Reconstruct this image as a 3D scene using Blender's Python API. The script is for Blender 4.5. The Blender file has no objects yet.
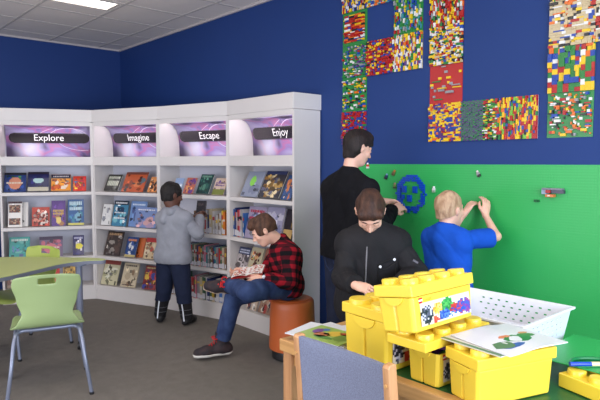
import bpy, bmesh, math, random
import numpy as np
from mathutils import Vector, Matrix
R = math.radians
random.seed(7)
SC = bpy.context.scene
COL = SC.collection

# ------------------------------------------------------------------ helpers
def srgb(r, g, b):
    def f(c):
        c /= 255.0
        return c/12.92 if c <= .04045 else ((c+.055)/1.055)**2.4
    return (f(r), f(g), f(b), 1.0)

def link(o, parent=None):
    COL.objects.link(o)
    if parent is not None: o.parent = parent
    return o

def tag(o, label=None, cat=None, group=None, kind=None):
    if label: o['label'] = label
    if cat: o['category'] = cat
    if group: o['group'] = group
    if kind: o['kind'] = kind
    return o

def empty(name, label, cat, loc=(0, 0, 0), rz=0.0, group=None):
    o = bpy.data.objects.new(name, None)
    o.empty_display_size = .1
    COL.objects.link(o)
    o.location = loc; o.rotation_euler = (0, 0, rz)
    return tag(o, label, cat, group)

class MB:
    """collects polygons (with a colour each) and becomes one mesh object"""
    def __init__(s): s.v = []; s.f = []; s.c = []; s.m = []; s.T = Matrix.Identity(4)
    def add(s, vs, fs, col=(1, 1, 1, 1), mi=0):
        b = len(s.v)
        s.v += [tuple(s.T @ Vector(p)) for p in vs]
        for f in fs:
            s.f.append([i+b for i in f]); s.c.append(col); s.m.append(mi)
        return s
    def box(s, a, b, col=(1, 1, 1, 1), mi=0):
        x0, y0, z0 = a; x1, y1, z1 = b
        vs = [(x0,y0,z0),(x1,y0,z0),(x1,y1,z0),(x0,y1,z0),(x0,y0,z1),(x1,y0,z1),(x1,y1,z1),(x0,y1,z1)]
        return s.add(vs, [(0,3,2,1),(4,5,6,7),(0,1,5,4),(1,2,6,5),(2,3,7,6),(3,0,4,7)], col, mi)
    def prism(s, poly, z0, z1, col=(1, 1, 1, 1), mi=0, axes='xyz'):
        def mp(x, y, z): return {'xyz': (x, y, z), 'yzx': (z, x, y), 'xzy': (x, z, y)}[axes]
        n = len(poly)
        vs = [mp(x, y, z0) for x, y in poly] + [mp(x, y, z1) for x, y in poly]
        fs = [tuple(range(n-1, -1, -1)), tuple(range(n, 2*n))] + [(i, (i+1) % n, n+(i+1) % n, n+i) for i in range(n)]
        return s.add(vs, fs, col, mi)
    def cyl(s, c, r0, r1, h, n=20, col=(1, 1, 1, 1), mi=0):
        x, y, z = c
        vs = [(x+r0*math.cos(2*math.pi*i/n), y+r0*math.sin(2*math.pi*i/n), z) for i in range(n)]
        vs += [(x+r1*math.cos(2*math.pi*i/n), y+r1*math.sin(2*math.pi*i/n), z+h) for i in range(n)]
        fs = [tuple(range(n-1, -1, -1)), tuple(range(n, 2*n))] + [(i, (i+1) % n, n+(i+1) % n, n+i) for i in range(n)]
        return s.add(vs, fs, col, mi)
    def lathe(s, prof, n=40, col=(1, 1, 1, 1), c=(0, 0, 0)):
        vs = []; fs = []
        for r, z in prof:
            for i in range(n):
                a = 2*math.pi*i/n; vs.append((c[0]+r*math.cos(a), c[1]+r*math.sin(a), c[2]+z))
        for k in range(len(prof)-1):
            for i in range(n):
                j = (i+1) % n
                fs.append((k*n+i, k*n+j, (k+1)*n+j, (k+1)*n+i))
        fs.append(tuple(range(n-1, -1, -1))); fs.append(tuple((len(prof)-1)*n+i for i in range(n)))
        return s.add(vs, fs, col)
    def tube(s, pts, r, n=10, col=(1, 1, 1, 1), mi=0):
        pts = [Vector(p) for p in pts]; rr = r if isinstance(r, (list, tuple)) else [r]*len(pts)
        vs = []; fs = []; up = None
        for i, p in enumerate(pts):
            t = (pts[min(i+1, len(pts)-1)]-pts[max(i-1, 0)]).normalized()
            if up is None:
                up = t.orthogonal().normalized()
            else:
                up = (up - t*up.dot(t)); up = up.normalized() if up.length > 1e-6 else t.orthogonal().normalized()
            w = t.cross(up)
            for k in range(n):
                a = 2*math.pi*k/n
                vs.append(tuple(p + (up*math.cos(a)+w*math.sin(a))*rr[i]))
        for i in range(len(pts)-1):
            for k in range(n):
                j = (k+1) % n
                fs.append((i*n+k, i*n+j, (i+1)*n+j, (i+1)*n+k))
        fs.append(tuple(range(n-1, -1, -1))); fs.append(tuple((len(pts)-1)*n+i for i in range(n)))
        return s.add(vs, fs, col, mi)
    def sphere(s, c, r, n=12, col=(1, 1, 1, 1)):
        rx, ry, rz = r if isinstance(r, (list, tuple)) else (r, r, r)
        vs = []; fs = []
        m = n//2+1
        for i in range(1, m):
            th = math.pi*i/m
            for k in range(n):
                a = 2*math.pi*k/n
                vs.append((c[0]+rx*math.sin(th)*math.cos(a), c[1]+ry*math.sin(th)*math.sin(a), c[2]+rz*math.cos(th)))
        for i in range(m-2):
            for k in range(n):
                j = (k+1) % n; fs.append((i*n+k, (i+1)*n+k, (i+1)*n+j, i*n+j))
        t = len(vs); vs += [(c[0], c[1], c[2]+rz), (c[0], c[1], c[2]-rz)]
        for k in range(n):
            j = (k+1) % n
            fs.append((t, k, j)); fs.append((t+1, (m-2)*n+j, (m-2)*n+k))
        return s.add(vs, fs, col)
    def mesh(s, name, mats, smooth=None):
        me = bpy.data.meshes.new(name); me.from_pydata(s.v, [], s.f)
        for m in (mats if isinstance(mats, (list, tuple)) else [mats]): me.materials.append(m)
        ca = me.color_attributes.new('Col', 'FLOAT_COLOR', 'CORNER')
        buf = []
        for f, c in zip(s.f, s.c): buf += list(c)*len(f)
        ca.data.foreach_set('color', buf)
        me.polygons.foreach_set('material_index', s.m)
        bm = bmesh.new(); bm.from_mesh(me)
        bmesh.ops.recalc_face_normals(bm, faces=bm.faces); bm.to_mesh(me); bm.free()
        if smooth is not None:
            me.polygons.foreach_set('use_smooth', [True]*len(me.polygons))
            me.set_sharp_from_angle(angle=R(smooth))
        return me
    def build(s, name, mats, parent=None, smooth=None, bevel=0.0, seg=2):
        o = bpy.data.objects.new(name, s.mesh(name, mats, smooth))
        link(o, parent)
        if bevel:
            b = o.modifiers.new('bevel', 'BEVEL'); b.width = bevel; b.segments = seg; b.limit_method = 'ANGLE'; b.angle_limit = R(40)
            b.harden_normals = False
        return o

def text_mb(txt, size, depth=0.0, align='CENTER', bold=0.0):
    """outline letters as polygons in x/y, centred"""
    cu = bpy.data.curves.new('lettering', 'FONT'); cu.body = txt; cu.size = size; cu.align_x = align; cu.align_y = 'CENTER'
    cu.resolution_u = 3; cu.extrude = depth; cu.offset = bold
    ob = bpy.data.objects.new('lettering', cu); COL.objects.link(ob)
    dg = bpy.context.evaluated_depsgraph_get(); dg.update()
    me = ob.evaluated_get(dg).to_mesh()
    vs = [tuple(v.co) for v in me.vertices]; fs = [tuple(p.vertices) for p in me.polygons]
    ob.evaluated_get(dg).to_mesh_clear()
    bpy.data.objects.remove(ob); bpy.data.curves.remove(cu)
    return vs, fs

# ------------------------------------------------------------------ materials
def new_mat(name):
    m = bpy.data.materials.new(name); m.use_nodes = True
    nt = m.node_tree; b = nt.nodes['Principled BSDF']
    return m, nt, b
def N(nt, t, **kw):
    n = nt.nodes.new(t)
    for k, v in kw.items():
        if k in n.inputs: n.inputs[k].default_value = v
        else: setattr(n, k, v)
    return n
def mat(name, rgb, rough=.6, metal=0.0, var=0.0, vscale=8.0, bump=0.0, bscale=80.0, coat=0.0, spec=.5, sss=0.0, rgb2=None, detail=3.0, stretch=None):
    m, nt, b = new_mat(name)
    c = srgb(*rgb); b.inputs['Roughness'].default_value = rough; b.inputs['Metallic'].default_value = metal
    b.inputs['Specular IOR Level'].default_value = spec
    b.inputs['Coat Weight'].default_value = coat
    if sss: b.inputs['Subsurface Weight'].default_value = sss; b.inputs['Subsurface Radius'].default_value = (.012, .005, .003); b.inputs['Subsurface Scale'].default_value = 1.0
    tc = N(nt, 'ShaderNodeTexCoord')
    src = tc.outputs['Object']
    if stretch:
        mp = N(nt, 'ShaderNodeMapping'); mp.inputs['Scale'].default_value = stretch
        nt.links.new(src, mp.inputs['Vector']); src = mp.outputs['Vector']
    no = N(nt, 'ShaderNodeTexNoise', Scale=vscale, Detail=detail); nt.links.new(src, no.inputs['Vector'])
    c2 = srgb(*rgb2) if rgb2 else tuple(max(0, x*(1-var)) for x in c[:3])+(1,)
    mx = N(nt, 'ShaderNodeMix', data_type='RGBA'); mx.inputs[6].default_value = c
    mx.inputs[7].default_value = c2
    rm = N(nt, 'ShaderNodeMapRange'); rm.inputs[1].default_value = .35; rm.inputs[2].default_value = .65
    nt.links.new(no.outputs[0], rm.inputs[0]); nt.links.new(rm.outputs[0], mx.inputs[0])
    nt.links.new(mx.outputs[2], b.inputs['Base Color'])
    if bump:
        n2 = N(nt, 'ShaderNodeTexNoise', Scale=bscale, Detail=2.0); nt.links.new(src, n2.inputs['Vector'])
        bp = N(nt, 'ShaderNodeBump', Strength=bump, Distance=.01); nt.links.new(n2.outputs[0], bp.inputs['Height'])
        nt.links.new(bp.outputs[0], b.inputs['Normal'])
    return m
def attr_mat(name, rough=.4, spec=.5, coat=0.0):
    m, nt, b = new_mat(name)
    a = N(nt, 'ShaderNodeVertexColor', layer_name='Col')
    no = N(nt, 'ShaderNodeTexNoise', Scale=60.0)
    mx = N(nt, 'ShaderNodeMix', data_type='RGBA', blend_type='MULTIPLY'); mx.inputs[0].default_value = .12
    nt.links.new(a.outputs[0], mx.inputs[6]); nt.links.new(no.outputs[0], mx.inputs[7])
    nt.links.new(mx.outputs[2], b.inputs['Base Color']); b.inputs['Roughness'].default_value = rough
    b.inputs['Specular IOR Level'].default_value = spec; b.inputs['Coat Weight'].default_value = coat
    return m

# ------------------------------------------------------------------ signed-distance modelling (bodies, clothes)
def V3(p): return np.array(p, dtype=np.float64)
def nrm(v): v = V3(v); return v/np.linalg.norm(v)
def cap(a, b, ra, rb=None, k=.02): return ['c', V3(a), V3(b), ra, ra if rb is None else rb, k]
def ell(c, rad, Rm=None, k=.02): return ['e', V3(c), np.eye(3) if Rm is None else Rm, V3(rad), k]
def sub(p, k=.01): return ['s', p, k]
def plane(pt, n): return ['p', V3(pt), nrm(n)]           # keeps the side the normal points away from
def prim_d(p, P):
    if p[0] == 'c':
        _, a, b, ra, rb, k = p
        ab = b-a; L2 = max(ab@ab, 1e-9)
        t = np.clip(((P-a)@ab)/L2, 0, 1)
        return np.linalg.norm(P-a-t[:, None]*ab, axis=1)-(ra+(rb-ra)*t)
    _, c, Rm, rad, k = p
    q = (P-c)@Rm          # Rm columns are the axes
    k0 = np.linalg.norm(q/rad, axis=1); k1 = np.linalg.norm(q/(rad*rad), axis=1)+1e-9
    return k0*(k0-1)/k1
def prim_box(p):
    if p[0] == 'c':
        r = max(p[3], p[4]); return np.minimum(p[1], p[2])-r, np.maximum(p[1], p[2])+r
    r = max(p[3]); return p[1]-r, p[1]+r
def sdf(prims, P, disp=None):
    d = np.full(len(P), .5)
    for p in prims:
        if p[0] == 'p':
            d = np.maximum(d, (P-p[1])@p[2]); continue
        neg = p[0] == 's'; q = p[1] if neg else p
        lo, hi = prim_box(q); M = .06
        m = np.all((P > lo-M) & (P < hi+M), axis=1)
        if not m.any(): continue
        e = prim_d(q, P[m]); k = p[2] if neg else q[-1]; dm = d[m]
        if neg:
            e = -e; h = np.clip(.5-.5*(dm-e)/k, 0, 1); d[m] = dm*(1-h)+e*h+k*h*(1-h)
        else:
            h = np.clip(.5+.5*(dm-e)/k, 0, 1); d[m] = dm*(1-h)+e*h-k*h*(1-h)
    if disp is not None: d = d + disp(P)
    return d
def sdf_mesh(name, prims, h, disp=None, B=6):
    los, his = zip(*[prim_box(p) for p in prims if p[0] in 'ce'])
    lo = np.min(los, axis=0)-3*h; hi = np.max(his, axis=0)+3*h
    nb = np.ceil((hi-lo)/(B*h)).astype(int)+1
    g = np.stack(np.meshgrid(*[np.arange(n) for n in nb], indexing='ij'), -1).reshape(-1, 3)
    cen = lo+(g+.5)*B*h
    dc = np.full(len(cen), .5)
    for i in range(0, len(cen), 200000): dc[i:i+200000] = sdf(prims, cen[i:i+200000], disp)
    act = np.abs(dc) < B*h*1.35+.012
    F = np.where(dc.reshape(nb) > 0, .05, -.05).astype(np.float32)
    F = F.repeat(B, 0).repeat(B, 1).repeat(B, 2)
    loc = np.stack(np.meshgrid(*[np.arange(B)]*3, indexing='ij'), -1).reshape(-1, 3)
    ga = g[act]
    for i in range(0, len(ga), 2000):
        idx = (ga[i:i+2000, None, :]*B+loc[None]).reshape(-1, 3)
        F[idx[:, 0], idx[:, 1], idx[:, 2]] = sdf(prims, lo+idx*h, disp)
    S = F < 0
    nx, ny, nz = F.shape
    cs = np.zeros((nx-1, ny-1, nz-1), np.int8)
    for a in (0, 1):
        for b in (0, 1):
            for c in (0, 1): cs += S[a:nx-1+a, b:ny-1+b, c:nz-1+c]
    cells = np.argwhere((cs > 0) & (cs < 8))
    vid = -np.ones(cs.shape, np.int64); vid[tuple(cells.T)] = np.arange(len(cells))
    acc = np.zeros((len(cells), 3)); cnt = np.zeros(len(cells))
    C8 = [(a, b, c) for a in (0, 1) for b in (0, 1) for c in (0, 1)]
    for p in C8:
        for ax in range(3):
            if p[ax]: continue
            q = list(p); q[ax] = 1
            f0 = F[tuple((cells+p).T)]; f1 = F[tuple((cells+q).T)]
            m = (f0 < 0) != (f1 < 0)
            t = np.where(m, f0/(f0-f1+1e-12), 0)
            pt = np.array(p)[None]+np.zeros((len(cells), 3)); pt[:, ax] += t
            acc[m] += pt[m]; cnt[m] += 1
    verts = lo+(cells+acc/cnt[:, None])*h
    quads = []
    for ax in range(3):
        a1, a2 = (ax+1) % 3, (ax+2) % 3
        sl0 = [slice(1, -1)]*3; sl1 = [slice(1, -1)]*3
        sl0[ax] = slice(0, -1); sl1[ax] = slice(1, None)
        x = S[tuple(sl0)] != S[tuple(sl1)]
        e = np.argwhere(x); off = np.array([1, 1, 1]); off[ax] = 0; e = e+off
        fl = S[tuple(e.T)]
        def c(d1, d2):
            k = e.copy(); k[:, a1] -= d1; k[:, a2] -= d2; return vid[tuple(k.T)]
        q = np.stack([c(1, 1), c(0, 1), c(0, 0), c(1, 0)], 1)
        q[~fl] = q[~fl][:, ::-1]
        quads.append(q)
    quads = np.concatenate(quads); quads = quads[(quads >= 0).all(1)]
    me = bpy.data.meshes.new(name)
    me.vertices.add(len(verts)); me.vertices.foreach_set('co', verts.astype(np.float32).ravel())
    me.loops.add(quads.size); me.loops.foreach_set('vertex_index', quads.astype(np.int32).ravel())
    me.polygons.add(len(quads)); me.polygons.foreach_set('loop_start', np.arange(0, quads.size, 4, dtype=np.int32))
    me.polygons.foreach_set('loop_total', np.full(len(quads), 4, np.int32))
    me.update(calc_edges=True); me.validate()
    me.polygons.foreach_set('use_smooth', [True]*len(me.polygons))
    return me
def sdf_obj(name, prims, h, m, parent, disp=None):
    me = sdf_mesh(name, prims, h, disp)
    if parent is not None:
        loc = np.array(parent.location)
        me.transform(Matrix.Translation(-parent.location))
    me.materials.append(m)
    return link(bpy.data.objects.new(name, me), parent)
# ------------------------------------------------------------------ the room
XW, YB, HC = 3.30, 7.30, 2.98
def wall_paint(name, rgb):
    return mat(name, rgb, rough=.62, var=.06, vscale=1.2, bump=.05, bscale=180, spec=.35)
M_blue = wall_paint('blue_wall_paint', (25, 56, 116))
# carpet
def carpet():
    m, nt, b = new_mat('charcoal_carpet')
    tc = N(nt, 'ShaderNodeTexCoord')
    n1 = N(nt, 'ShaderNodeTexNoise', Scale=260.0, Detail=4.0); n2 = N(nt, 'ShaderNodeTexNoise', Scale=14.0, Detail=6.0)
    nt.links.new(tc.outputs['Object'], n1.inputs['Vector']); nt.links.new(tc.outputs['Object'], n2.inputs['Vector'])
    r = N(nt, 'ShaderNodeValToRGB'); r.color_ramp.elements[0].position = .35; r.color_ramp.elements[1].position = .68
    r.color_ramp.elements[0].color = srgb(92, 87, 82); r.color_ramp.elements[1].color = srgb(164, 157, 148)
    nt.links.new(n1.outputs[0], r.inputs[0])
    mx = N(nt, 'ShaderNodeMix', data_type='RGBA', blend_type='MULTIPLY'); mx.inputs[0].default_value = .35
    nt.links.new(r.outputs[0], mx.inputs[6]); nt.links.new(n2.outputs[0], mx.inputs[7])
    nt.links.new(mx.outputs[2], b.inputs['Base Color']); b.inputs['Roughness'].default_value = .95; b.inputs['Specular IOR Level'].default_value = .1
    bp = N(nt, 'ShaderNodeBump', Strength=.6, Distance=.006); nt.links.new(n1.outputs[0], bp.inputs['Height']); nt.links.new(bp.outputs[0], b.inputs['Normal'])
    return m
def ceiling_mat():
    m, nt, b = new_mat('ceiling_tile')
    tc = N(nt, 'ShaderNodeTexCoord')
    n1 = N(nt, 'ShaderNodeTexNoise', Scale=120.0, Detail=4.0)
    n2 = N(nt, 'ShaderNodeTexNoise', Scale=1.6, Detail=1.0)
    nt.links.new(tc.outputs['Object'], n1.inputs['Vector']); nt.links.new(tc.outputs['Object'], n2.inputs['Vector'])
    r = N(nt, 'ShaderNodeValToRGB'); r.color_ramp.elements[0].color = srgb(232, 222, 214); r.color_ramp.elements[1].color = srgb(232, 222, 214)
    nt.links.new(n1.outputs[0], r.inputs[0]); nt.links.new(r.outputs[0], b.inputs['Base Color'])
    b.inputs['Roughness'].default_value = .9
    bp = N(nt, 'ShaderNodeBump', Strength=.12, Distance=.003); nt.links.new(n1.outputs[0], bp.inputs['Height']); nt.links.new(bp.outputs[0], b.inputs['Normal'])
    return m
def struct(name, mb, m, **k):
    o = mb.build(name, m, None, **k); o['kind'] = 'structure'; return o
XL, YN = -2.6, -2.2          # far sides of the room, behind and left of the camera
struct('floor', MB().box((XL, YN, -.1), (XW, YB, 0)), carpet())
struct('wall_right', MB().box((XW, YN, 0), (XW+.12, YB+.12, HC)), M_blue)
struct('wall_back', MB().box((XL, YB, 0), (XW, YB+.12, HC)), M_blue)
M_tile = ceiling_mat()
# ceiling with an opening for each recessed light: a slab of tiles round them
LX0, LX1, LY0, LY1 = 1.125, 2.345, 5.17, 5.46
cm = MB()
cm.box((XL, YN, HC), (XW, LY0, HC+.1)).box((XL, LY1, HC), (XW, YB, HC+.1)).box((XL, LY0, HC), (LX0, LY1, HC+.1)).box((LX1, LY0, HC), (XW, LY1, HC+.1))
struct('ceiling', cm, M_tile)
M_bar = mat('ceiling_grid_paint', (196, 188, 182), rough=.7, var=.05)
tb = MB(); T = .6096
x = 3.005
while x > XL:
    if LX0-.02 < x < LX1:
        tb.box((x-.012, YN, HC-.004), (x+.012, LY0, HC+.001)); tb.box((x-.012, LY1, HC-.004), (x+.012, YB, HC+.001))
    else: tb.box((x-.012, YN, HC-.004), (x+.012, YB, HC+.001))
    x -= T
y = 5.158
yy = [y+T*k for k in range(-12, 4)]
for y in yy:
    if y < YB-.02 and y > YN:
        xs = [(XL, XW)]
        tb.box((XL, y-.012, HC-.0035), (XW, y+.012, HC+.001))
struct('trim_1', tb, M_bar)
# wall angle where the ceiling meets the walls
struct('trim_2', MB().box((XW-.022, YN, HC-.02), (XW, YB, HC)).box((XL, YB-.022, HC-.02), (XW-.022, YB, HC)), mat('wall_angle_paint', (186, 178, 176), rough=.6))

# recessed ceiling light
t = empty('ceiling_light', 'long rectangular white ceiling light panel set into the tiled ceiling', 'ceiling light', (LX0, LY0, HC))
def emit(name, rgb, s):
    m, nt, b = new_mat(name); b.inputs['Base Color'].default_value = srgb(*rgb)
    b.inputs['Emission Color'].default_value = srgb(*rgb); b.inputs['Emission Strength'].default_value = s
    return m
M_diff = emit('light_diffuser', (255, 250, 242), 5.0)
w_, d_ = LX1-LX0, LY1-LY0
fr = MB().box((0, 0, -.008), (w_, .014, .06)).box((0, d_-.014, -.008), (w_, d_, .06)).box((0, .014, -.008), (.014, d_-.014, .06)).box((w_-.014, .014, -.008), (w_, d_-.014, .06))
fr.build('frame', M_bar, t)
MB().box((.014, .014, .002), (w_-.014, d_-.014, .02)).build('diffuser', M_diff, t)
# ------------------------------------------------------------------ bookcases
M_lam = mat('white_laminate', (216, 210, 206), rough=.38, var=.03, vscale=3, spec=.4)
M_lamin = mat('back_laminate_cool_cast', (202, 202, 212), rough=.45, var=.03, vscale=3)  # purple-grey cast of the light is put into the back panels' colour
M_pill = mat('sign_band', (46, 40, 46), rough=.25, coat=.3)
M_letter = mat('sign_lettering', (248, 246, 244), rough=.4)
M_streak = mat('sign_light_trail', (236, 220, 236), rough=.3)
M_print = attr_mat('printed_cover', rough=.32, spec=.5, coat=.15)
M_page = mat('paper', (238, 234, 226), rough=.7, var=.05, vscale=60)
VT = [(1.58, 6.46), (2.42, 6.09), (2.76, 5.26), (3.0, 4.37), (3.0, 3.44)]
WORDS = ['Explore', 'Imagine', 'Escape', 'Enjoy']
SHZ = {1: 1.18, 2: .81, 3: .48, 4: .155}

def sign_material():
    m, nt, b = new_mat('sign_artwork')
    tc = N(nt, 'ShaderNodeTexCoord')
    mp = N(nt, 'ShaderNodeMapping'); mp.inputs['Scale'].default_value = (1.0, 1.6, 1.6); nt.links.new(tc.outputs['Object'], mp.inputs['Vector'])
    n = N(nt, 'ShaderNodeTexNoise', Scale=1.9, Detail=3.0, Distortion=.9); nt.links.new(mp.outputs[0], n.inputs['Vector'])
    r = N(nt, 'ShaderNodeValToRGB'); e = r.color_ramp.elements
    e[0].position = .30; e[0].color = srgb(70, 62, 78)
    e[1].position = .72; e[1].color = srgb(206, 196, 222)
    for p, c in ((.40, (100, 88, 122)), (.46, (140, 122, 176)), (.51, (184, 112, 156)), (.55, (150, 130, 186)), (.62, (176, 168, 206))):
        q = e.new(p); q.color = srgb(*c)
    nt.links.new(n.outputs[0], r.inputs[0])
    # soft white burst low in the middle left of the artwork
    sx = N(nt, 'ShaderNodeVectorMath', operation='DISTANCE'); sx.inputs[1].default_value = (.25, .24, 1.63)
    nt.links.new(tc.outputs['Object'], sx.inputs[0])
    mr = N(nt, 'ShaderNodeMapRange'); mr.inputs[1].default_value = .02; mr.inputs[2].default_value = .17; mr.inputs[3].default_value = .9; mr.inputs[4].default_value = 0
    nt.links.new(sx.outputs['Value'], mr.inputs[0])
    mx = N(nt, 'ShaderNodeMix', data_type='RGBA'); mx.inputs[7].default_value = srgb(240, 236, 252)
    nt.links.new(mr.outputs[0], mx.inputs[0]); nt.links.new(r.outputs[0], mx.inputs[6])
    nt.links.new(mx.outputs[2], b.inputs['Base Color']); b.inputs['Roughness'].default_value = .35
    return m
M_sign = sign_material()
def sign_pt(s):
    """height 1.893 down to 1.555 along the curved sign: s = 0 top .. 1 bottom -> (y, z)"""
    if s < .55:
        a = s/.55*R(78)
        return .135+.135*math.sin(a), 1.893-.19*(1-math.cos(a))/(1-math.cos(R(78)))
    k = (s-.55)/.45
    return .135+.135*math.sin(R(78))+.006*k, 1.703-.148*k
def sign_z(z):
    lo, hi = 0.0, 1.0
    for _ in range(30):
        m = (lo+hi)/2
        if sign_pt(m)[1] > z: lo = m
        else: hi = m
    return sign_pt(lo)[0]
def curved(vs, fs, off, x0, z0):
    out = []
    for (x, z, d) in vs:
        out.append((x0+x, sign_z(z0+z)-off-d, z0+z))
    return out

def bookcase(i):
    a, b = Vector(VT[i]), Vector(VT[i+1]); d = b-a; W = d.length; rz = math.atan2(d.y, d.x)
    names = ['leftmost white curved-wall bookcase with the Explore sign', 'white bookcase with the Imagine sign',
             'white bookcase with the Escape sign where a child picks books', 'white end bookcase with the Enjoy sign beside the blue wall']
    t = empty('bookcase', names[i], 'bookcase', (a.x, a.y, 0), rz, 'white bookcases curving round the room corner')
    th = .0225; D = .29
    for k, x in enumerate((0, W-th)):
        MB().box((x, 0, 0), (x+th, D, 1.925)).build('side_panel', M_lam, t, bevel=.0015)
    MB().box((th, D-.012, .12), (W-th, D, 1.925)).build('back_panel', M_lamin, t)
    MB().box((th, .004, 0), (W-th, D-.02, .12)).build('plinth', M_lam, t, bevel=.001)
    MB().box((0, -.008, 1.929), (W, D+.012, 2.057)).build('top_cap', M_lam, t, bevel=.002)
    MB().box((th, .0, 1.884), (W-th, .02, 1.929)).build('header_rail', M_lam, t)
    # rail under the sign with the floor of the light box
    MB().box((th, 0, 1.465), (W-th, .02, 1.555)).box((th, .02, 1.535), (W-th, D-.012, 1.555)).build('sign_rail', M_lam, t, bevel=.001)
    for r in (1, 2, 3, 4):
        z = SHZ[r]
        MB().box((th, .002, z-.035), (W-th, D-.012, z)).build('shelf', M_lam, t, bevel=.0015)
    # display ledge strip at the front of each shelf stops covers sliding
    # curved artwork
    m = MB(); n = 28; x0, x1 = th+(.012 if i == 0 else .012), W-th-.004
    P = [sign_pt(k/n) for k in range(n+1)]
    vs = [(x, y, z) for (y, z) in P for x in (x0, x1)]
    fs = [(2*k, 2*k+1, 2*k+3, 2*k+2) for k in range(n)]
    m.add(vs, fs)
    sg = m.build('sign_panel', M_sign, t, smooth=60)
    so = sg.modifiers.new('thickness', 'SOLIDIFY'); so.thickness = .004; so.offset = -1
    # band with round ends
    L0, L1, zc, hh = x0+.03, x1-.012, 1.762, .054
    m = MB(); cols = []
    nz = 10; nxs = 40
    grid = []
    for q in range(nz+1):
        zz = -hh+2*hh*q/nz
        ins = hh-math.sqrt(max(0, hh*hh-zz*zz))
        for p in range(nxs+1):
            x = L0+ins+(L1-L0-2*ins)*p/nxs
            grid.append((x, sign_z(zc+zz)-.010, zc+zz))
    fs = [(q*(nxs+1)+p, q*(nxs+1)+p+1, (q+1)*(nxs+1)+p+1, (q+1)*(nxs+1)+p) for q in range(nz) for p in range(nxs)]
    m.add(grid, fs)
    bd = m.build('sign_band', M_pill, sg, smooth=60)
    so = bd.modifiers.new('thickness', 'SOLIDIFY'); so.thickness = .005; so.offset = -1
    vs, fs = text_mb(WORDS[i], .098, bold=.0)
    shift = {0: -.01, 1: -.035, 2: .0, 3: -.01}[i]
    m = MB(); m.add([((L0+L1)/2+shift+x, sign_z(zc+y)-.0165, zc+y) for x, y, _ in vs], fs)
    m.build('sign_lettering', M_letter, bd)
    # light trails printed across the artwork
    rr = random.Random(i+4)
    m = MB()
    for (cx, cz, ra, a0, a1, w) in ((.72*W, 1.74, .13, 10, 165, .006), (.60*W, 1.70, .19, 20, 120, .005), (.88*W, 1.80, .17, 150, 300, .004), (.80*W, 1.60, .30, 95, 150, .004)):
        pts = []
        for k in range(25):
            an = R(a0+(a1-a0)*k/24)
            x, z = cx+ra*1.7*math.cos(an), cz+ra*math.sin(an)
            if x0+.01 < x < x1-.01 and 1.565 < z < 1.885: pts.append((x, z))
            else:
                if len(pts) > 2: break
                pts = []
        if len(pts) > 2:
            vs = []
            for (x, z) in pts:
                for o_ in (-w/2, w/2): vs.append((x, sign_z(z+o_)-.0065, z+o_))
            m.add(vs, [(2*k, 2*k+1, 2*k+3, 2*k+2) for k in range(len(pts)-1)])
    m.build('light_trail', M_streak, sg)
    # lamp of the light box behind the header rail
    lp = MB().tube([(th+.06, .042, 1.912), (W-th-.06, .042, 1.912)], .008, 10)
    lp.build('lamp_tube', M_lampt, t, smooth=60)
    return t, W
M_lampt = emit('lamp_tube_glow', (252, 246, 255), 22.0)
CASES = []
for i in range(4): CASES.append(bookcase(i))
bpy.context.view_layer.update()

# ------------------------------------------------------------------ books shown face out
def col(r, g, b): return srgb(r, g, b)
def cover_art(w, h, spec, seed):
    """rectangles of the cover print in cover coordinates: list (x0,z0,x1,z1,colour)"""
    rr = random.Random(seed); out = []
    base = spec['base']
    n = 12; m_ = max(4, int(n*w/h))
    blobs = [(rr.uniform(.12, .88), rr.uniform(.08, .8), rr.uniform(.07, .22), rr.uniform(.06, .18), rr.choice(spec['pal'])) for _ in range(spec.get('n', 7))]
    dk = lambda c, k: (c[0]*k, c[1]*k, c[2]*k, 1)
    blobs += [(rr.uniform(.1, .9), rr.uniform(.05, .85), rr.uniform(.04, .10), rr.uniform(.03, .09), dk(rr.choice(spec['pal']+[base]), rr.choice([.25, .45, 1.5]))) for _ in range(spec.get('n', 7)*2)]
    cells = []
    for a in range(m_*2):
        for b_ in range(n*2):
            u, v = (a+.5)/(m_*2), (b_+.5)/(n*2)
            c = base
            for (bx, bz, sx, sz, bc) in blobs:
                if ((u-bx)/sx)**2+((v-bz)/sz)**2 < 1: c = bc
            if 'top' in spec and v > 1-spec.get('toph', .2): c = spec['top']
            if 'bot' in spec and v < spec.get('both', .2): c = spec['bot']
            if 'mid' in spec:
                bx, bz, sx, sz, bc = spec['mid']
                if ((u-bx)/sx)**2+((v-bz)/sz)**2 < 1: c = bc
            cells.append((a/(m_*2)*w, b_/(n*2)*h, (a+1)/(m_*2)*w, (b_+1)/(n*2)*h, c))
    if 'title' in spec:      # title lettering reads as rows of short marks at this size
        for (v0, v1) in spec.get('trows', [(.82, .92)]):
            x = .1*w
            while x < .88*w:
                q = rr.uniform(.03, .08)*w*1.4
                cells.append((x, v0*h, min(x+q, .9*w), v1*h, spec['title'], 1)); x += q+.025*w
    return cells
def face_book(w, h, th, spec, seed, label, cat='book', group=None):
    root = MB().box((0, -th, 0), (w, -th+.0025, h), spec['base']).box((0, -.0025, 0), (w, 0, h), spec.get('back', spec['base'])).box((0, -th, 0), (.003, 0, h), spec.get('spine', spec['base']))
    o = root.build('book', M_print, None); tag(o, label, cat, group)
    MB().box((.003, -th+.0025, .003), (w-.003, -.0025, h-.003)).build('pages', M_page, o)
    m = MB()
    for c in cover_art(w-.002, h-.002, spec, seed):
        y = -th-.0006-(.0006 if len(c) > 5 else 0)
        x0, z0, x1, z1, cc = c[:5]
        m.add([(x0+.001, y, z0+.001), (x1+.001, y, z0+.001), (x1+.001, y, z1+.001), (x0+.001, y, z1+.001)], [(0, 1, 2, 3)], cc)
    m.build('cover_print', M_print, o)
    return o
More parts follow.
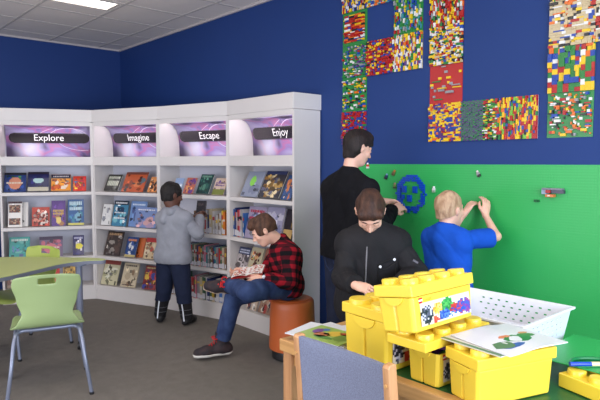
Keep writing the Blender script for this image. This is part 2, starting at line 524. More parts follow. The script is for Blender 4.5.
def place_on(o, case, u, y, z, tilt, yaw=0.0):
    t = CASES[case-1][0]
    Mw = t.matrix_world @ Matrix.Translation((u, y, z)) @ Matrix.Rotation(yaw, 4, 'Z') @ Matrix.Rotation(-tilt, 4, 'X')
    o.matrix_world = Mw
W_, K_ = col(236, 232, 226), col(30, 28, 34)
def sp(base, pal, **k):
    d = dict(base=col(*base), pal=[col(*p) for p in pal])
    for a, b in k.items(): d[a] = col(*b) if a in ('top', 'bot', 'title', 'spine', 'back') else b
    return d
OR_, RD, YL, GR, BL, PU, TE, TN = (224, 120, 40), (178, 44, 40), (232, 200, 60), (70, 130, 70), (40, 70, 140), (96, 60, 130), (50, 130, 130), (200, 170, 130)
BK = [
 (1,1,.032,.214,.222, sp((38,60,120), [BL,(60,90,150),GR], top=(44,44,50), toph=.14, mid=(.5,.45,.3,.32,col(216,140,110)), title=(222,210,190), trows=[(.42,.5)]), 'blue book with a pink round face on the cover'),
 (1,1,.26,.209,.226, sp((30,34,84), [(40,40,110),(50,46,96)], n=4, top=(40,32,48), toph=.14, bot=(200,192,170), both=.2, mid=(.5,.55,.26,.13,col(176,208,206))), 'dark navy book with a pale oval above a sandy ground'),
 (1,1,.489,.199,.19, sp((236,150,40), [(220,96,30),(190,60,30),(250,180,60),(240,220,200)], top=(36,34,60), toph=.24, title=(210,200,200), trows=[(.84,.92)]), 'orange book under a dark title band with a running figure'),
 (1,1,.708,.137,.176, sp((214,60,40), [YL,(240,150,50),(200,40,60),(80,120,170)], n=10), 'small red and yellow book at the right end of the top shelf'),
 (1,2,.063,.138,.274, sp((232,226,220), [W_[:0] or (232,226,220)], n=1, top=(60,30,46), toph=.07), 'white book with two brown photographs'),
 (1,2,.293,.176,.204, sp((190,70,56), [(226,210,200),(110,40,40),(220,140,120),(150,50,46)], n=16), 'red and white book of crowded figures'),
 (1,2,.484,.144,.276, sp((94,62,134), [(110,70,150),(140,60,90),(170,120,80)], n=6, title=(206,170,90), trows=[(.56,.64),(.44,.52)], mid=(.5,.22,.2,.12,col(234,206,120))), 'purple book with gold title and yellow picture'),
 (1,2,.648,.167,.284, sp((48,92,146), [(60,130,150),(40,70,110),(120,170,190)], n=7, title=(196,220,226), trows=[(.78,.92),(.58,.70)], bot=(206,196,100), both=.1), 'tall blue and teal atlas with pale lettering'),
 (1,3,.062,.202,.222, sp((70,158,150), [(50,140,140),(110,180,170),(90,110,150)], title=(210,220,210), trows=[(.8,.9)]), 'teal book behind the green chair back'),
 (1,3,.352,.238,.22, sp((120,104,130), [(196,110,124),(170,90,110)], n=5, top=(70,60,84), toph=.16, mid=(.5,.4,.3,.25,col(206,120,130)), title=(226,200,200), trows=[(.4,.48)]), 'wide mauve book with a pink picture'),
 (1,3,.69,.117,.22, sp((40,40,96), [(220,214,220),(60,60,120)], n=6, mid=(.55,.45,.34,.15,col(230,216,60)), title=(180,180,210), trows=[(.82,.92)]), 'narrow navy book with a bright yellow patch'),
 (1,4,.03,.124,.25, sp((150,130,110), [(80,60,50),(200,190,170),(110,60,50)], n=8), 'brown book seen under the left part of the green table'),
 (1,4,.471,.08,.224, sp((204,50,44), [(220,80,60)], n=3), 'narrow red book seen under the green table'),
 (1,4,.581,.173,.238, sp((190,150,70), [(120,80,50),(70,90,60),(222,190,110)], n=9), 'golden brown book seen under the tip of the green table'),
 (2,1,.117,.2,.19, sp((52,50,46), [(70,70,60),(90,96,80)], n=4, title=(198,200,180), trows=[(.74,.88),(.3,.6)]), 'dark book with pale lettering leaning back'),
 (2,1,.353,.30,.228, sp((196,92,54), [(170,70,44),(220,130,80),(140,70,50),(90,110,120)], n=6, top=(120,66,54), toph=.12), 'wide orange-red picture book'),
 (2,1,.714,.12,.172, sp((226,150,90), [(110,60,40),(230,210,190),(60,40,40)], n=8), 'small orange photograph book beside the divider'),
 (2,2,.062,.131,.228, sp((224,222,218), [(206,204,200),(150,150,156)], n=4), 'plain white book leaning at the left end'),
 (2,2,.207,.205,.278, sp((70,130,160), [(226,230,230),(40,60,90),(120,180,190)], n=6, top=(36,40,52), toph=.16, title=(226,226,226), trows=[(.88,.94),(.50,.55),(.28,.34)]), 'tall teal and white striped book with a dark top'),
 (2,2,.433,.219,.274, sp((112,142,190), [(90,120,176),(150,176,206),(80,90,140)], n=6, title=(216,226,240), trows=[(.84,.9)]), 'blue sky book standing behind another one'),
 (2,2,.543,.294,.216, sp((120,140,186), [(176,150,176),(206,160,160),(90,110,170)], n=7, title=(230,226,230), trows=[(.84,.9)]), 'wide blue and pink sunset book in front'),
 (2,3,.081,.231,.27, sp((66,54,48), [(200,190,180),(160,150,140),(90,70,60)], n=8, title=(190,150,110), trows=[(.84,.93)]), 'dark brown book with white figures'),
 (2,3,.382,.15,.22, sp((44,72,128), [(220,220,220),(60,90,150)], n=5, title=(226,140,90), trows=[(.8,.9)], bot=(200,180,120), both=.12), 'blue book with white figures in front of an orange one'),
 (2,3,.644,.165,.224, sp((214,190,150), [(230,210,180),(160,110,80),(190,80,60)], n=7, top=(184,52,50), toph=.2), 'cream book with a red title band'),
 (2,4,.03,.23,.27, sp((204,196,160), [(226,222,200),(170,166,130),(120,110,90)], n=8, top=(150,70,60), toph=.18), 'cream animal book with a brick red top'),
 (2,4,.317,.21,.26, sp((212,196,164), [(190,170,140),(150,120,90)], n=5, title=(80,60,50), trows=[(.86,.92),(.05,.1)]), 'pale tan book with a small square drawing'),
 (2,4,.62,.188,.25, sp((140,50,44), [(230,190,70),(60,70,150),(200,60,50),(90,50,90)], n=12, title=(226,200,140), trows=[(.88,.94)]), 'red book of bright blue and yellow pictures'),
 (3,1,.14,.12,.168, sp((150,170,206), [(220,226,236),(110,140,190)], n=5), 'pale blue book behind the head of the child in grey'),
 (3,1,.30,.135,.17, sp((196,110,90), [(110,70,140),(226,160,100),(90,60,110)], n=7, spine=(236,220,50)), 'orange and purple book with a yellow edge'),
 (3,1,.482,.165,.206, sp((28,66,66), [(50,100,90),(20,50,60),(90,140,120)], n=7, title=(120,160,140), trows=[(.84,.94)]), 'dark teal green book leaning back'),
 (3,1,.677,.151,.176, sp((216,190,170), [(110,80,150),(230,200,120)], n=4, bot=(120,126,60), both=.34, title=(110,70,140), trows=[(.66,.74),(.52,.6)]), 'cream book with purple title and olive foot'),
 (4,1,.137,.255,.248, sp((150,156,176), [(130,136,160),(170,176,190)], n=3, mid=(.45,.62,.16,.2,col(150,226,90))), 'grey-blue book with a neon green rider'),
 (4,1,.407,.285,.252, sp((60,58,66), [(190,150,80),(150,110,60),(90,90,110),(210,190,150)], n=16, top=(52,60,100), toph=.12), 'dark book crowded with golden figures'),
 (4,1,.71,.129,.226, sp((60,90,140), [(214,130,80),(226,200,180)], n=5, spine=(226,226,226)), 'blue and orange book cut by the end panel'),
 (4,2,.20,.262,.29, sp((160,150,176), [(200,120,130),(120,110,150),(210,206,214),(130,150,180)], n=12, title=(176,50,70), trows=[(.82,.9),(.6,.68)]), 'large mauve and white book behind the bent head'),
 (4,2,.475,.234,.30, sp((150,146,170), [(120,120,150),(190,186,200)], n=8), 'greyish lilac book behind the seated boy\'s hair'),
 (4,2,.722,.116,.296, sp((44,36,36), [(196,160,90),(60,44,40)], n=3, bot=(190,156,96), both=.4), 'black book with a golden curve at the right end'),
 (4,3,.03,.185,.232, sp((170,160,160), [(90,80,80),(214,206,206),(60,60,70)], n=9, top=(40,50,90), toph=.3, title=(206,210,226), trows=[(.86,.92),(.76,.82)]), 'magazine with a navy title block'),
 (4,3,.225,.18,.248, sp((190,180,150), [(150,160,60),(214,160,110),(120,60,50),(226,220,206)], n=10), 'green and cream magazine beside the navy one'),
 (4,3,.415,.141,.26, sp((160,110,90), [(190,60,50),(210,180,140),(80,90,70)], n=10), 'reddish magazine behind the boy\'s knee'),
 (4,4,.219,.151,.23, sp((190,170,150), [(120,60,50),(226,220,210),(90,90,100)], n=9), 'cream magazine on the bottom shelf under the crossed legs'),
 (4,4,.399,.18,.246, sp((150,120,100), [(60,50,50),(206,196,180),(170,70,60)], n=9), 'brown magazine on the bottom shelf behind the stool'),
]
CN = ['Explore', 'Imagine', 'Escape', 'Enjoy']; RN = {1: 'top', 2: 'second', 3: 'third', 4: 'bottom'}
TILT = {1: 27, 2: 14, 3: 20, 4: 20}
prev = None
for n, (c, r, u, w, h, spec, lab) in enumerate(BK):
    th = .008+.004*((n*7) % 3)
    hh = h
    o = face_book(w-.004, hh, th, spec, n*13+5, '%s, %s bookcase' % (lab, CN[c-1]) if len(lab.split()) > 9 else '%s, %s shelf of the %s bookcase' % (lab, RN[r], CN[c-1]), 'book', 'books shown face out on the shelves')
    # deeper when it would run into its left neighbour
    y = .045
    if prev and prev[0] == (c, r) and u < prev[1]+.004: y = .018 if prev[2] > .03 else .045
    if lab.startswith('blue sky'): y = .062
    if lab.startswith('wide blue and pink'): y = .030
    u = max(u, .026)
    maxl = (.272-y-.012)/math.sin(R(TILT[r])) if TILT[r] else 9
    tl = R(TILT[r]) if hh < maxl else math.asin(min(1, (.270-y-.012)/hh))
    place_on(o, c, u, y, SHZ[r]+.001+th*math.sin(tl), tl)
    prev = ((c, r), u+w, y)
    if lab.startswith('white book with two'):
        for (z0, z1) in ((.56, .86), (.08, .34)):
            m = MB()
            for q in range(8):
                for p in range(5):
                    cc = random.Random(q*9+p+int(z0*100)).choice([(150,110,90),(90,60,50),(180,150,120),(120,60,50),(70,60,60)])
                    x0 = .01+(w-.03)*q/8; dx = (w-.03)/8; zz = h*(z0+(z1-z0)*p/5); dz = h*(z1-z0)/5
                    m.add([(x0, -th-.002, zz), (x0+dx, -th-.002, zz), (x0+dx, -th-.002, zz+dz), (x0, -th-.002, zz+dz)], [(0, 1, 2, 3)], col(*cc))
            m.build('cover_photograph', M_print, o)
# companion book half hidden behind the white one, and behind the blue one
for (c, r, u, w, h, spec, lab) in [(1,2,.150,.10,.262, sp((226,222,216), [(190,186,180)], n=3), 'white book half hidden behind the one with brown photographs'),
                                   (2,3,.445,.15,.215, sp((206,110,60), [(180,90,50)], n=3), 'orange book half hidden behind the blue one with white figures')]:
    o = face_book(w, h, .008, spec, 99, '%s, %s bookcase' % (lab, CN[c-1]) if len(lab.split()) > 9 else '%s, %s shelf of the %s bookcase' % (lab, RN[r], CN[c-1]), 'book', 'books shown face out on the shelves')
    place_on(o, c, u, .085, SHZ[r]+.004, R(TILT[r]))

# ------------------------------------------------------------------ books in rows, spines out
NAMES = {'red': (170, 50, 50), 'white': (188, 184, 184), 'navy': (40, 56, 110), 'yellow': (206, 172, 70), 'orange': (214, 120, 50), 'green': (66, 100, 74),
         'grey': (140, 136, 140), 'blue': (60, 110, 180), 'black': (44, 40, 44), 'pink': (206, 120, 140), 'brown': (120, 84, 60), 'teal': (60, 130, 136), 'purple': (110, 80, 140), 'cream': (186, 172, 146)}
def spine_book(w, h, d, cname, seed, label, group, sticker=True):
    rr = random.Random(seed); c = NAMES[cname]; cc = col(*c)
    m = MB().box((0, 0, 0), (w, .0022, h), cc).box((0, 0, 0), (.0022, d, h), cc).box((w-.0022, 0, 0), (w, d, h), cc)
    a = rr.uniform(.55, .7); c2 = col(*rr.choice([(200,194,190), (40,40,50), (214,180,80), (170,60,60)]))
    m.box((.001, -.0006, h*a), (w-.001, 0, h*(a+rr.uniform(.08, .2))), c2)
    if rr.random() < .6: m.box((w*.3, -.0008, h*.42), (w*.7, 0, h*.6), col(206, 200, 190))
    if sticker: m.box((.001, -.0012, h*.04), (w-.001, 0, h*rr.choice([.2, .24, .28])), col(206, 204, 210))
    o = m.build('book', M_print, None); tag(o, label, 'book', group)
    MB().box((.0022, .0022, .002), (w-.0022, d-.003, h-.003)).build('pages', M_page, o)
    return o
def ordn(k):
    return ['first','second','third','fourth','fifth','sixth','seventh','eighth','ninth','tenth','eleventh','twelfth','thirteenth','fourteenth','fifteenth','sixteenth','seventeenth','eighteenth','nineteenth','twentieth'][k] if k < 20 else 'farther'
def spine_row(case, r, u0, u1, cols, hmin, hmax, wmin, wmax, seed, y=.03, sticker=True):
    rr = random.Random(seed); u = u0; k = 0; cnt = {}
    L = []
    while True:
        w = rr.uniform(wmin, wmax)
        if u+w > u1: break
        L.append((u, w, cols[k % len(cols)], rr.uniform(hmin, hmax))); u += w+.0012; k += 1
    tot = len(L)
    for k, (u, w, c, h) in enumerate(L):
        q = cnt[c] = cnt.get(c, -1)+1
        only = sum(1 for e in L if e[2] == c) == 1
        lab = ('%s-spined upright book' % c) if only else ('%s %s-spined book from the left' % (ordn(q), c))
        nb = [L[k-1][2]] if k else []
        lab += ', %s shelf of the %s bookcase' % (RN[r], CN[case-1])
        o = spine_book(w, h, rr.uniform(.15, .19), c, seed*100+k, lab, 'upright books on the %s shelf of the %s bookcase' % (RN[r], CN[case-1]), sticker)
        place_on(o, case, u, y+rr.uniform(0, .012), SHZ[r]+.0005, 0)
    return u
spine_row(3, 2, .45, .86, ['brown','white','yellow','orange','yellow','red','white','navy','cream','white','grey','white'], .18, .24, .016, .034, 11)
spine_row(3, 3, .27, .88, ['grey','green','brown','navy','teal','grey','red','green','cream','brown','navy','orange','green','grey','pink','teal'], .195, .212, .018, .026, 12)
spine_row(3, 4, .20, .87, ['navy','green','yellow','black','white','blue','white','red','green','pink','grey','cream','green','white'], .15, .24, .018, .04, 13)
spine_row(4, 2, .03, .195, ['blue','navy','white','red','pink','white'], .21, .27, .016, .03, 14)
spine_row(3, 4, .03, .185, ['cream','grey','green','brown'], .17, .22, .02, .03, 15)
# flat papers and small dark box on shelves of the Escape case
o = MB().box((0, 0, 0), (.2, .15, .006), col(232, 232, 238)).box((.006, .004, .006), (.196, .146, .012), col(214, 216, 226)).build('booklet', M_print, None)
tag(o, 'thin white booklets lying flat on the second shelf of the Escape bookcase', 'booklet'); place_on(o, 3, .2, .03, SHZ[2]+.001, 0)
# stand of the face-out display: black book end
m = MB().box((0, 0, 0), (.09, .11, .0015)).box((0, .1085, 0), (.09, .11, .13))
o = m.build('book_end', mat('black_metal', (30, 30, 34), rough=.4), None); tag(o, 'black metal book end beside the third shelf books of the Escape bookcase', 'book end'); place_on(o, 3, .165, .03, SHZ[3]+.001, 0)
# ------------------------------------------------------------------ green play wall and mosaic letters
M_toy = attr_mat('glossy_toy_plastic', rough=.28, spec=.5)
def greenwall_mat():
    m, nt, b = new_mat('green_building_plate')
    tc = N(nt, 'ShaderNodeTexCoord'); se = N(nt, 'ShaderNodeSeparateXYZ'); nt.links.new(tc.outputs['Object'], se.inputs[0])
    def stud(sock, per):
        a = N(nt, 'ShaderNodeMath', operation='MULTIPLY'); a.inputs[1].default_value = 2*math.pi/per; nt.links.new(sock, a.inputs[0])
        s = N(nt, 'ShaderNodeMath', operation='SINE'); nt.links.new(a.outputs[0], s.inputs[0]); return s
    a, c = stud(se.outputs['Y'], .016), stud(se.outputs['Z'], .016)
    ad = N(nt, 'ShaderNodeMath', operation='ADD'); nt.links.new(a.outputs[0], ad.inputs[0]); nt.links.new(c.outputs[0], ad.inputs[1])
    bp = N(nt, 'ShaderNodeBump', Strength=.10, Distance=.002); nt.links.new(ad.outputs[0], bp.inputs['Height']); nt.links.new(bp.outputs[0], b.inputs['Normal'])
    no = N(nt, 'ShaderNodeTexNoise', Scale=1.5); nt.links.new(tc.outputs['Object'], no.inputs['Vector'])
    mx = N(nt, 'ShaderNodeMix', data_type='RGBA'); mx.inputs[6].default_value = srgb(40, 162, 78); mx.inputs[7].default_value = srgb(48, 172, 88)
    nt.links.new(no.outputs[0], mx.inputs[0]); nt.links.new(mx.outputs[2], b.inputs['Base Color']); b.inputs['Roughness'].default_value = .38
    return m
t = empty('building_plate_wall', 'large bright green building-plate panel covering the lower blue wall', 'play wall', (XW, 0, 0))
M_gw = greenwall_mat()
P = .384
ys = []
y = 3.03; rows = [(1.483-P*k-P, 1.483-P*k) for k in range(4)]
while y > -.6:
    for (z0, z1) in rows:
        if z1 < .1: continue
        MB().box((-.006, y-P+.0001, max(z0, 0.02)+.0001), (-.0005, y-.0001, z1-.0001)).build('baseplate', M_gw, t)
    y -= P
C_ = dict(r=(178,30,30), y=(236,196,30), b=(30,70,160), g=(40,130,60), w=(228,226,220), k=(34,34,38), o=(226,110,30), t=(200,180,140), a=(150,150,152), p=(90,50,120), l=(120,180,60), n=(110,70,50), c=(60,140,150))
C_ = {k: srgb(*v) for k, v in C_.items()}
PW = .2565; UN = PW/32
def mosaic(base, pal, dens, seed, sizes, checker=False, margin=0):
    """bricks on a 32 x 32 stud plate: list of (i,j,w,h,colour)"""
    if dens == 2:      # woven checks of green and purple
        rr = random.Random(seed)
        L = [(i, j, 2, 1, 'p' if (i//2+j) % 2 else 'g') for i in range(0, 20, 2) for j in range(32)]
        L += [(i, j, 2, 1, rr.choice('rkwyrgl')) for i in range(20, 32, 2) for j in range(32) if rr.random() < .8]
        return L
    rr = random.Random(seed); occ = [[False]*32 for _ in range(32)]; out = []
    for j in range(32):
        for i in range(32):
            if occ[i][j] or i < margin or j < margin or i >= 32-margin or j >= 32-margin: continue
            if rr.random() > dens:
                occ[i][j] = True
                continue
            w, h = rr.choice(sizes)
            w = min(w, 32-margin-i); h = min(h, 32-margin-j)
            while w > 1 and any(occ[i+a][j] for a in range(w)): w -= 1
            for a in range(w):
                for b in range(h): occ[i+a][j+b] = True
            out.append((i, j, w, h, rr.choice(pal)))
    return out
S1 = [(2,1),(1,1),(2,2),(3,1),(4,1),(1,2),(2,2),(4,2)]; S2 = [(4,2),(2,2),(6,2),(8,1),(3,2)]; SB = [(4,4),(6,4),(4,6),(3,4),(4,3)]; SV = [(1,3),(2,3),(1,4),(2,2),(2,4)]
SH = [(8,2),(6,1),(5,2),(10,1),(3,1)]
# (column, row from the bottom, plate colour, palette, density, sizes, margin)
LET = {
 'P': (3.190, [(0,0,'p','rrrrbpbpryg',.60,S1,0), (0,1,'g','wkrybwao',.13,S1,1), (0,2,'g','abwrygpcba',.22,S1,1), (1,2,'r','rrrrybrkyp',.8,S1,0), (2,2,'y','yywyrgbowp',.96,SV,0),
               (0,3,'g','rrrywrobk',.93,SH,3), (2,3,'g','cwybaglbr',.20,SV,1), (0,4,'b','bbyywrtk',.9,SV,0), (1,4,'c','yrocgwbt',.9,S1,0), (2,4,'g','bccagwl',.85,S1,0)]),
 'L': (2.356, [(0,0,'y','yyrybpoypb',.96,S1,0), (1,0,'g','p',2,S1,0), (2,0,'w','ryrygobkylrr',.96,SV,0), (0,1,'r','yaayg',.022,S2,1), (0,2,'k','ykwyrbwogyt',.96,S1,0),
               (0,3,'r','rrrrwyaogk',.6,SV,0), (0,4,'a','acgwktal',.96,SV,0)]),
 'A': (1.531, [(0,0,'g','wkrbyaoo',.17,S1,1), (0,1,'g','rrgybgboyw',.92,SB,0), (0,2,'t','tttywtkbtrot',.93,S2,0), (1,2,'t','ttywtkbr',.93,S2,0), (2,2,'r','rywgbk',.93,S1,0), (0,3,'t','ttytwykbtrgt',.95,S1,0),
               (2,3,'g','gywrb',.9,S1,0), (2,1,'b','bwygr',.9,S1,0), (2,0,'g','gywrbk',.8,S1,0), (0,4,'y','yrwgbk',.9,S1,0), (1,4,'r','rywgb',.9,S1,0), (2,4,'g','gywrb',.9,S1,0)]),
}
ZB = 1.638
for nm, (u0, plates) in LET.items():
    lab = {'P': 'mosaic letter P made of toy bricks high on the blue wall', 'L': 'mosaic letter L made of toy bricks on the blue wall',
           'A': 'rightmost brick mosaic letter, cut by the right edge of the photo'}[nm]
    t = empty('mosaic_letter', lab, 'wall letter', (XW, u0, ZB), 0, 'brick mosaic letters on the blue wall')
    big = []; rest = []
    rr = random.Random(ord(nm))
    for (cx, cy, bc, pal, dens, sizes, mg) in plates:
        o_y, o_z = -cx*PW, cy*PW
        MB().box((-.004, o_y-PW+.0005, o_z+.0005), (-.0005, o_y-.0005, o_z+PW-.0005), C_[bc]).build('baseplate', M_toy, t)
        for (i, j, w, h, c) in mosaic(bc, pal, dens, cx*7+cy*31+ord(nm), sizes, False, mg):
            k = (w*h, o_y-i*UN, o_z+j*UN, w, h, C_[c], .0096 if rr.random() < .8 else .0192)
            rest.append(k)
        # a few pale plates stay bare
    rest.sort(key=lambda k: -k[0]-(.5 if k[2] < .8 else 0)); big, rest = rest[:100], rest[100:]
    cache = {}
    for (ar, yy, zz, w, h, c, d) in big:
        key = (w, h, c, d)
        if key not in cache:
            q = MB().box((-d, -w*UN+.0003, .0003), (0, -.0003, h*UN-.0003), c)
            for a in range(w):
                for b in range(h):
                    q.prism([(-(a+.5)*UN+.0024*math.cos(math.pi*e/3), (b+.5)*UN+.0024*math.sin(math.pi*e/3)) for e in range(6)], -d-.0017, -d, c, axes='yzx')
            cache[key] = q.mesh('toy_brick', M_toy)
        o = bpy.data.objects.new('toy_brick', cache[key]); link(o, t); o.location = (-.004, yy, zz)
    m = MB()
    for (ar, yy, zz, w, h, c, d) in rest:
        m.box((-.004-d, yy-w*UN+.0003, zz+.0003), (-.004, yy-.0003, zz+h*UN-.0003), c)
    o = m.build('toy_bricks', M_toy, t); o['kind'] = 'stuff'

# blue ring face of bricks on the green wall
t = empty('brick_smiley_face', 'blue smiley face of small toy bricks on the green wall by two hands', 'brick picture', (XW-.006, 2.509, 1.264))
bb = srgb(16, 74, 190); u = .016
def wb(m, a, b, w=1, h=1, d=.0096): m.box((-d, -(a+w)*u, b*u), (0, -a*u, (b+h)*u-.0004), bb)
ring = [(a, b) for a in range(-9, 10) for b in range(-10, 10) if 36 < (a/.92)**2+b*b < 76]
rr = random.Random(3)
for (a, b) in ring:
    if rr.random() < .93:
        m = MB(); wb(m, a, b); o = m.build('toy_brick', M_toy, t)
for (a, b, w, h) in ((-4, 1, 2, 3), (2, 1, 2, 3), (-1, -3, 2, 3), (-4, -2, 1, 2)):
    m = MB(); wb(m, a, b, w, h, .0192); m.build('toy_brick', M_toy, t)

def wall_fig(y, z, cols, label, name='brick_figure', cat='toy figure', tilt=0):
    t = empty(name, label, cat, (XW-.006, y, z), 0)
    t.rotation_euler = (tilt, 0, 0)
    a, b, c = [srgb(*k) for k in cols]
    MB().box((-.014, -.011, 0), (0, .011, .014), c).build('legs', M_toy, t, bevel=.001)
    MB().prism([(-.012, .0145), (.012, .0145), (.009, .031), (-.009, .031)], -.012, -.001, b, axes='yzx').build('torso', M_toy, t, bevel=.001)
    MB().cyl((-.006, 0, .0315), .0075, .0075, .011, 14, a).build('head', M_toy, t, smooth=40)
    return t
wall_fig(2.911, 1.450, ((230,226,220),(200,60,40),(220,220,216)), 'small white and red toy figure at the top left of the green wall')
wall_fig(2.732, 1.372, ((120,160,190),(40,60,90),(40,40,50)), 'small dark blue toy figure on the green wall right of the teenager', tilt=.3)
wall_fig(2.666, 1.402, ((190,120,60),(120,100,60),(90,80,50)), 'small brown toy figure above the blue smiley face', tilt=.5)
wall_fig(2.646, 1.305, ((150,110,90),(110,140,70),(60,80,50)), 'small olive toy figure just left of the blue smiley face')
wall_fig(1.956, 1.405, ((214,206,200),(150,150,150),(50,50,50)), 'small grey toy figure high on the green wall above the raised hands', tilt=-.5)
wall_fig(2.305, 1.290, ((236,236,236),(230,230,230),(150,180,150)), 'small white toy figure just above the blond child')
# vehicle built from bricks
t = empty('brick_vehicle', 'small dark grey toy vehicle with red and orange bricks on the green wall', 'toy vehicle', (XW-.006, 1.478, 1.318))
dg_, lg_ = srgb(70, 68, 84), srgb(120, 118, 130)
MB().box((-.03, -.066, .0), (0, .03, .02), dg_).box((-.04, -.06, .02), (0, .055, .030), lg_).build('hull', M_toy, t, bevel=.001)
MB().box((-.035, .03, -.006), (0, .058, .02), srgb(150, 170, 190)).build('cockpit', M_toy, t, bevel=.001)
MB().box((-.045, .005, .001), (-.030, .030, .019), srgb(170, 40, 40)).build('engine', M_toy, t, bevel=.001)
MB().box((-.036, -.012, -.022), (0, .035, -.006), srgb(214, 120, 60)).box((-.040, .008, -.018), (-.036, .022, -.010), srgb(236, 220, 200)).build('skid', M_toy, t, bevel=.001)
o = MB().box((-.0096, -.016, 0), (0, .016, .014), srgb(16, 96, 50)).box((-.02, -.008, .0), (-.0096, .008, .014), srgb(16, 96, 50)).build('toy_brick', M_toy, None, bevel=.0008)
o.location = (XW-.006, 1.577, 1.262); tag(o, 'single dark green toy brick below the toy vehicle on the green wall', 'toy brick')
# ------------------------------------------------------------------ green table, green chairs
M_lime = mat('lime_laminate', (180, 190, 118), rough=.42, var=.03, vscale=4)
M_edge = mat('grey_table_edge', (112, 116, 130), rough=.45)
M_steel = mat('grey_painted_steel', (128, 134, 152), rough=.3, metal=.35, spec=.6)
M_blackp = mat('black_plastic', (28, 28, 30), rough=.45)
M_shell = mat('green_chair_shell', (152, 172, 118), rough=.38, var=.03, vscale=3)
M_shell2 = mat('olive_chair_shell', (166, 180, 84), rough=.38, var=.03, vscale=3)
def spline(pts, n=8, closed=True):
    out = []; m = len(pts)
    for i in range(m if closed else m-1):
        p0, p1, p2, p3 = [pts[(i+k) % m] if closed else pts[min(max(i+k, 0), m-1)] for k in (-1, 0, 1, 2)]
        for s in range(n):
            t = s/n
            out.append(tuple(.5*((2*p1[d])+(-p0[d]+p2[d])*t+(2*p0[d]-5*p1[d]+4*p2[d]-p3[d])*t*t+(-p0[d]+3*p1[d]-3*p2[d]+p3[d])*t**3) for d in range(len(p1))))
    return out
TB = (1.0, 4.6)
t = empty('activity_table', 'lime green wavy-edged table with grey rim on steel legs', 'table', (TB[0], TB[1], 0))
outl = spline([(x-TB[0], y-TB[1]) for x, y in [(.10, 4.42), (.40, 4.18), (.75, 4.12), (1.03, 4.18), (1.28, 4.31), (1.52, 4.44), (1.70, 4.44), (1.80, 4.385), (1.835, 4.42), (1.79, 4.53), (1.62, 4.72), (1.36, 4.98), (1.08, 5.13), (.7, 5.16), (.3, 5.0), (.08, 4.72)]], 6)
MB().prism(outl, .718, .722).build('table_surface', M_lime, t)
MB().prism([(x*1.002, y*1.002) for x, y in outl], .69, .7185).build('table_edge', M_edge, t, bevel=.003)
for (x, y) in ((1.655, 4.50), (.95, 4.27), (.25, 4.45), (1.15, 5.0), (.5, 5.0)):
    lx, ly = x-TB[0], y-TB[1]
    leg = MB().cyl((lx, ly, .30), .026, .026, .39, 20).cyl((lx, ly, .07), .019, .019, .24, 16).cyl((lx, ly, .682), .06, .06, .008, 20).build('leg', M_steel, t, smooth=40)
    MB().tube([(lx-.014, ly+.01, .034), (lx+.014, ly-.01, .034)], .034, 20).cyl((lx, ly, .052), .014, .014, .022, 12).build('caster', M_blackp, leg, smooth=40)

def shell_chair(loc, rz, label, shell):
    t = empty('school_chair', label, 'chair', (loc[0], loc[1], 0), rz, 'green plastic chairs at the wavy table')
    # profile (y forward, z) from the seat's front edge round to the top of the back
    prof = spline([(.215, .405), (.20, .435), (.12, .447), (.0, .440), (-.10, .442), (-.165, .462), (-.195, .52), (-.205, .60), (-.215, .69), (-.228, .765), (-.236, .80)], 5, False)+[(-.236, .80)]
    n = len(prof); wk = [(0, .15), (.06, .19), (.25, .215), (.42, .222), (.48, .212), (.55, .178), (.63, .150), (.74, .178), (.85, .203), (.92, .196), (.97, .172), (1, .125)]
    def wid(s):
        for (a, b), (c, d) in zip(wk, wk[1:]):
            if a <= s <= c:
                k = (s-a)/(c-a); k = k*k*(3-2*k); return b+(d-b)*k
        return wk[-1][1]
    NX = 24; vs = []
    for i, (y, z) in enumerate(prof):
        s = i/(n-1); w = wid(s)
        for j in range(NX+1):
            q = -1+2*j/NX
            bow = .030*(q*q)*min(1, max(0, (s-.45)*4))       # the back wraps forward, the seat dishes
            dish = .018*q*q*max(0, 1-s*2.2)
            vs.append((q*w, y+bow, z+dish-.02*abs(q)**3*max(0, (s-.93)*14)))
    fs = []
    hz = (.745, .772)
    for i in range(n-1):
        for j in range(NX):
            zc = (prof[i][1]+prof[i+1][1])/2; q = -1+2*(j+.5)/NX
            if hz[0] < zc < hz[1] and abs(q) < .27: continue
            a = i*(NX+1)+j; fs.append((a, a+1, a+NX+2, a+NX+1))
    o = MB().add(vs, fs).build('seat_shell', shell, t, smooth=70)
    so = o.modifiers.new('thickness', 'SOLIDIFY'); so.thickness = .009; so.offset = 0
    sb = o.modifiers.new('round', 'SUBSURF'); sb.levels = 1; sb.render_levels = 1
    def arc(pts): return spline(pts, 6, False)+[pts[-1]]
    def leg(sx, yb, yt):
        m = MB().tube(arc([(sx*.245, yb, .012), (sx*.215, yb*.9+yt*.1, .22), (sx*.195, yt*.6+yb*.4, .385), (sx*.165, yt, .424), (sx*.08, yt, .427), (0, yt, .427)]), .0125, 12)
        l = m.build('leg', M_steel, t, smooth=60)
        MB().cyl((sx*.246, yb, 0), .015, .015, .016, 14).build('foot_cap', M_blackp, l, smooth=40)
    for sx in (-1, 1):
        leg(sx, -.25, -.12); leg(sx, .235, .12)
    MB().tube([(-.10, -.12, .427), (-.10, .12, .427)], .010).build('seat_rail', M_steel, t, smooth=60)
    MB().tube([(.10, -.12, .427), (.10, .12, .427)], .010).build('seat_rail', M_steel, t, smooth=60)
    return t
shell_chair((1.215, 3.885), R(-17), 'nearer green plastic chair on grey steel legs in front of the wavy table', M_shell)
shell_chair((1.335, 4.850), R(112), 'green plastic chair behind the wavy table, only its back top showing', M_shell2)

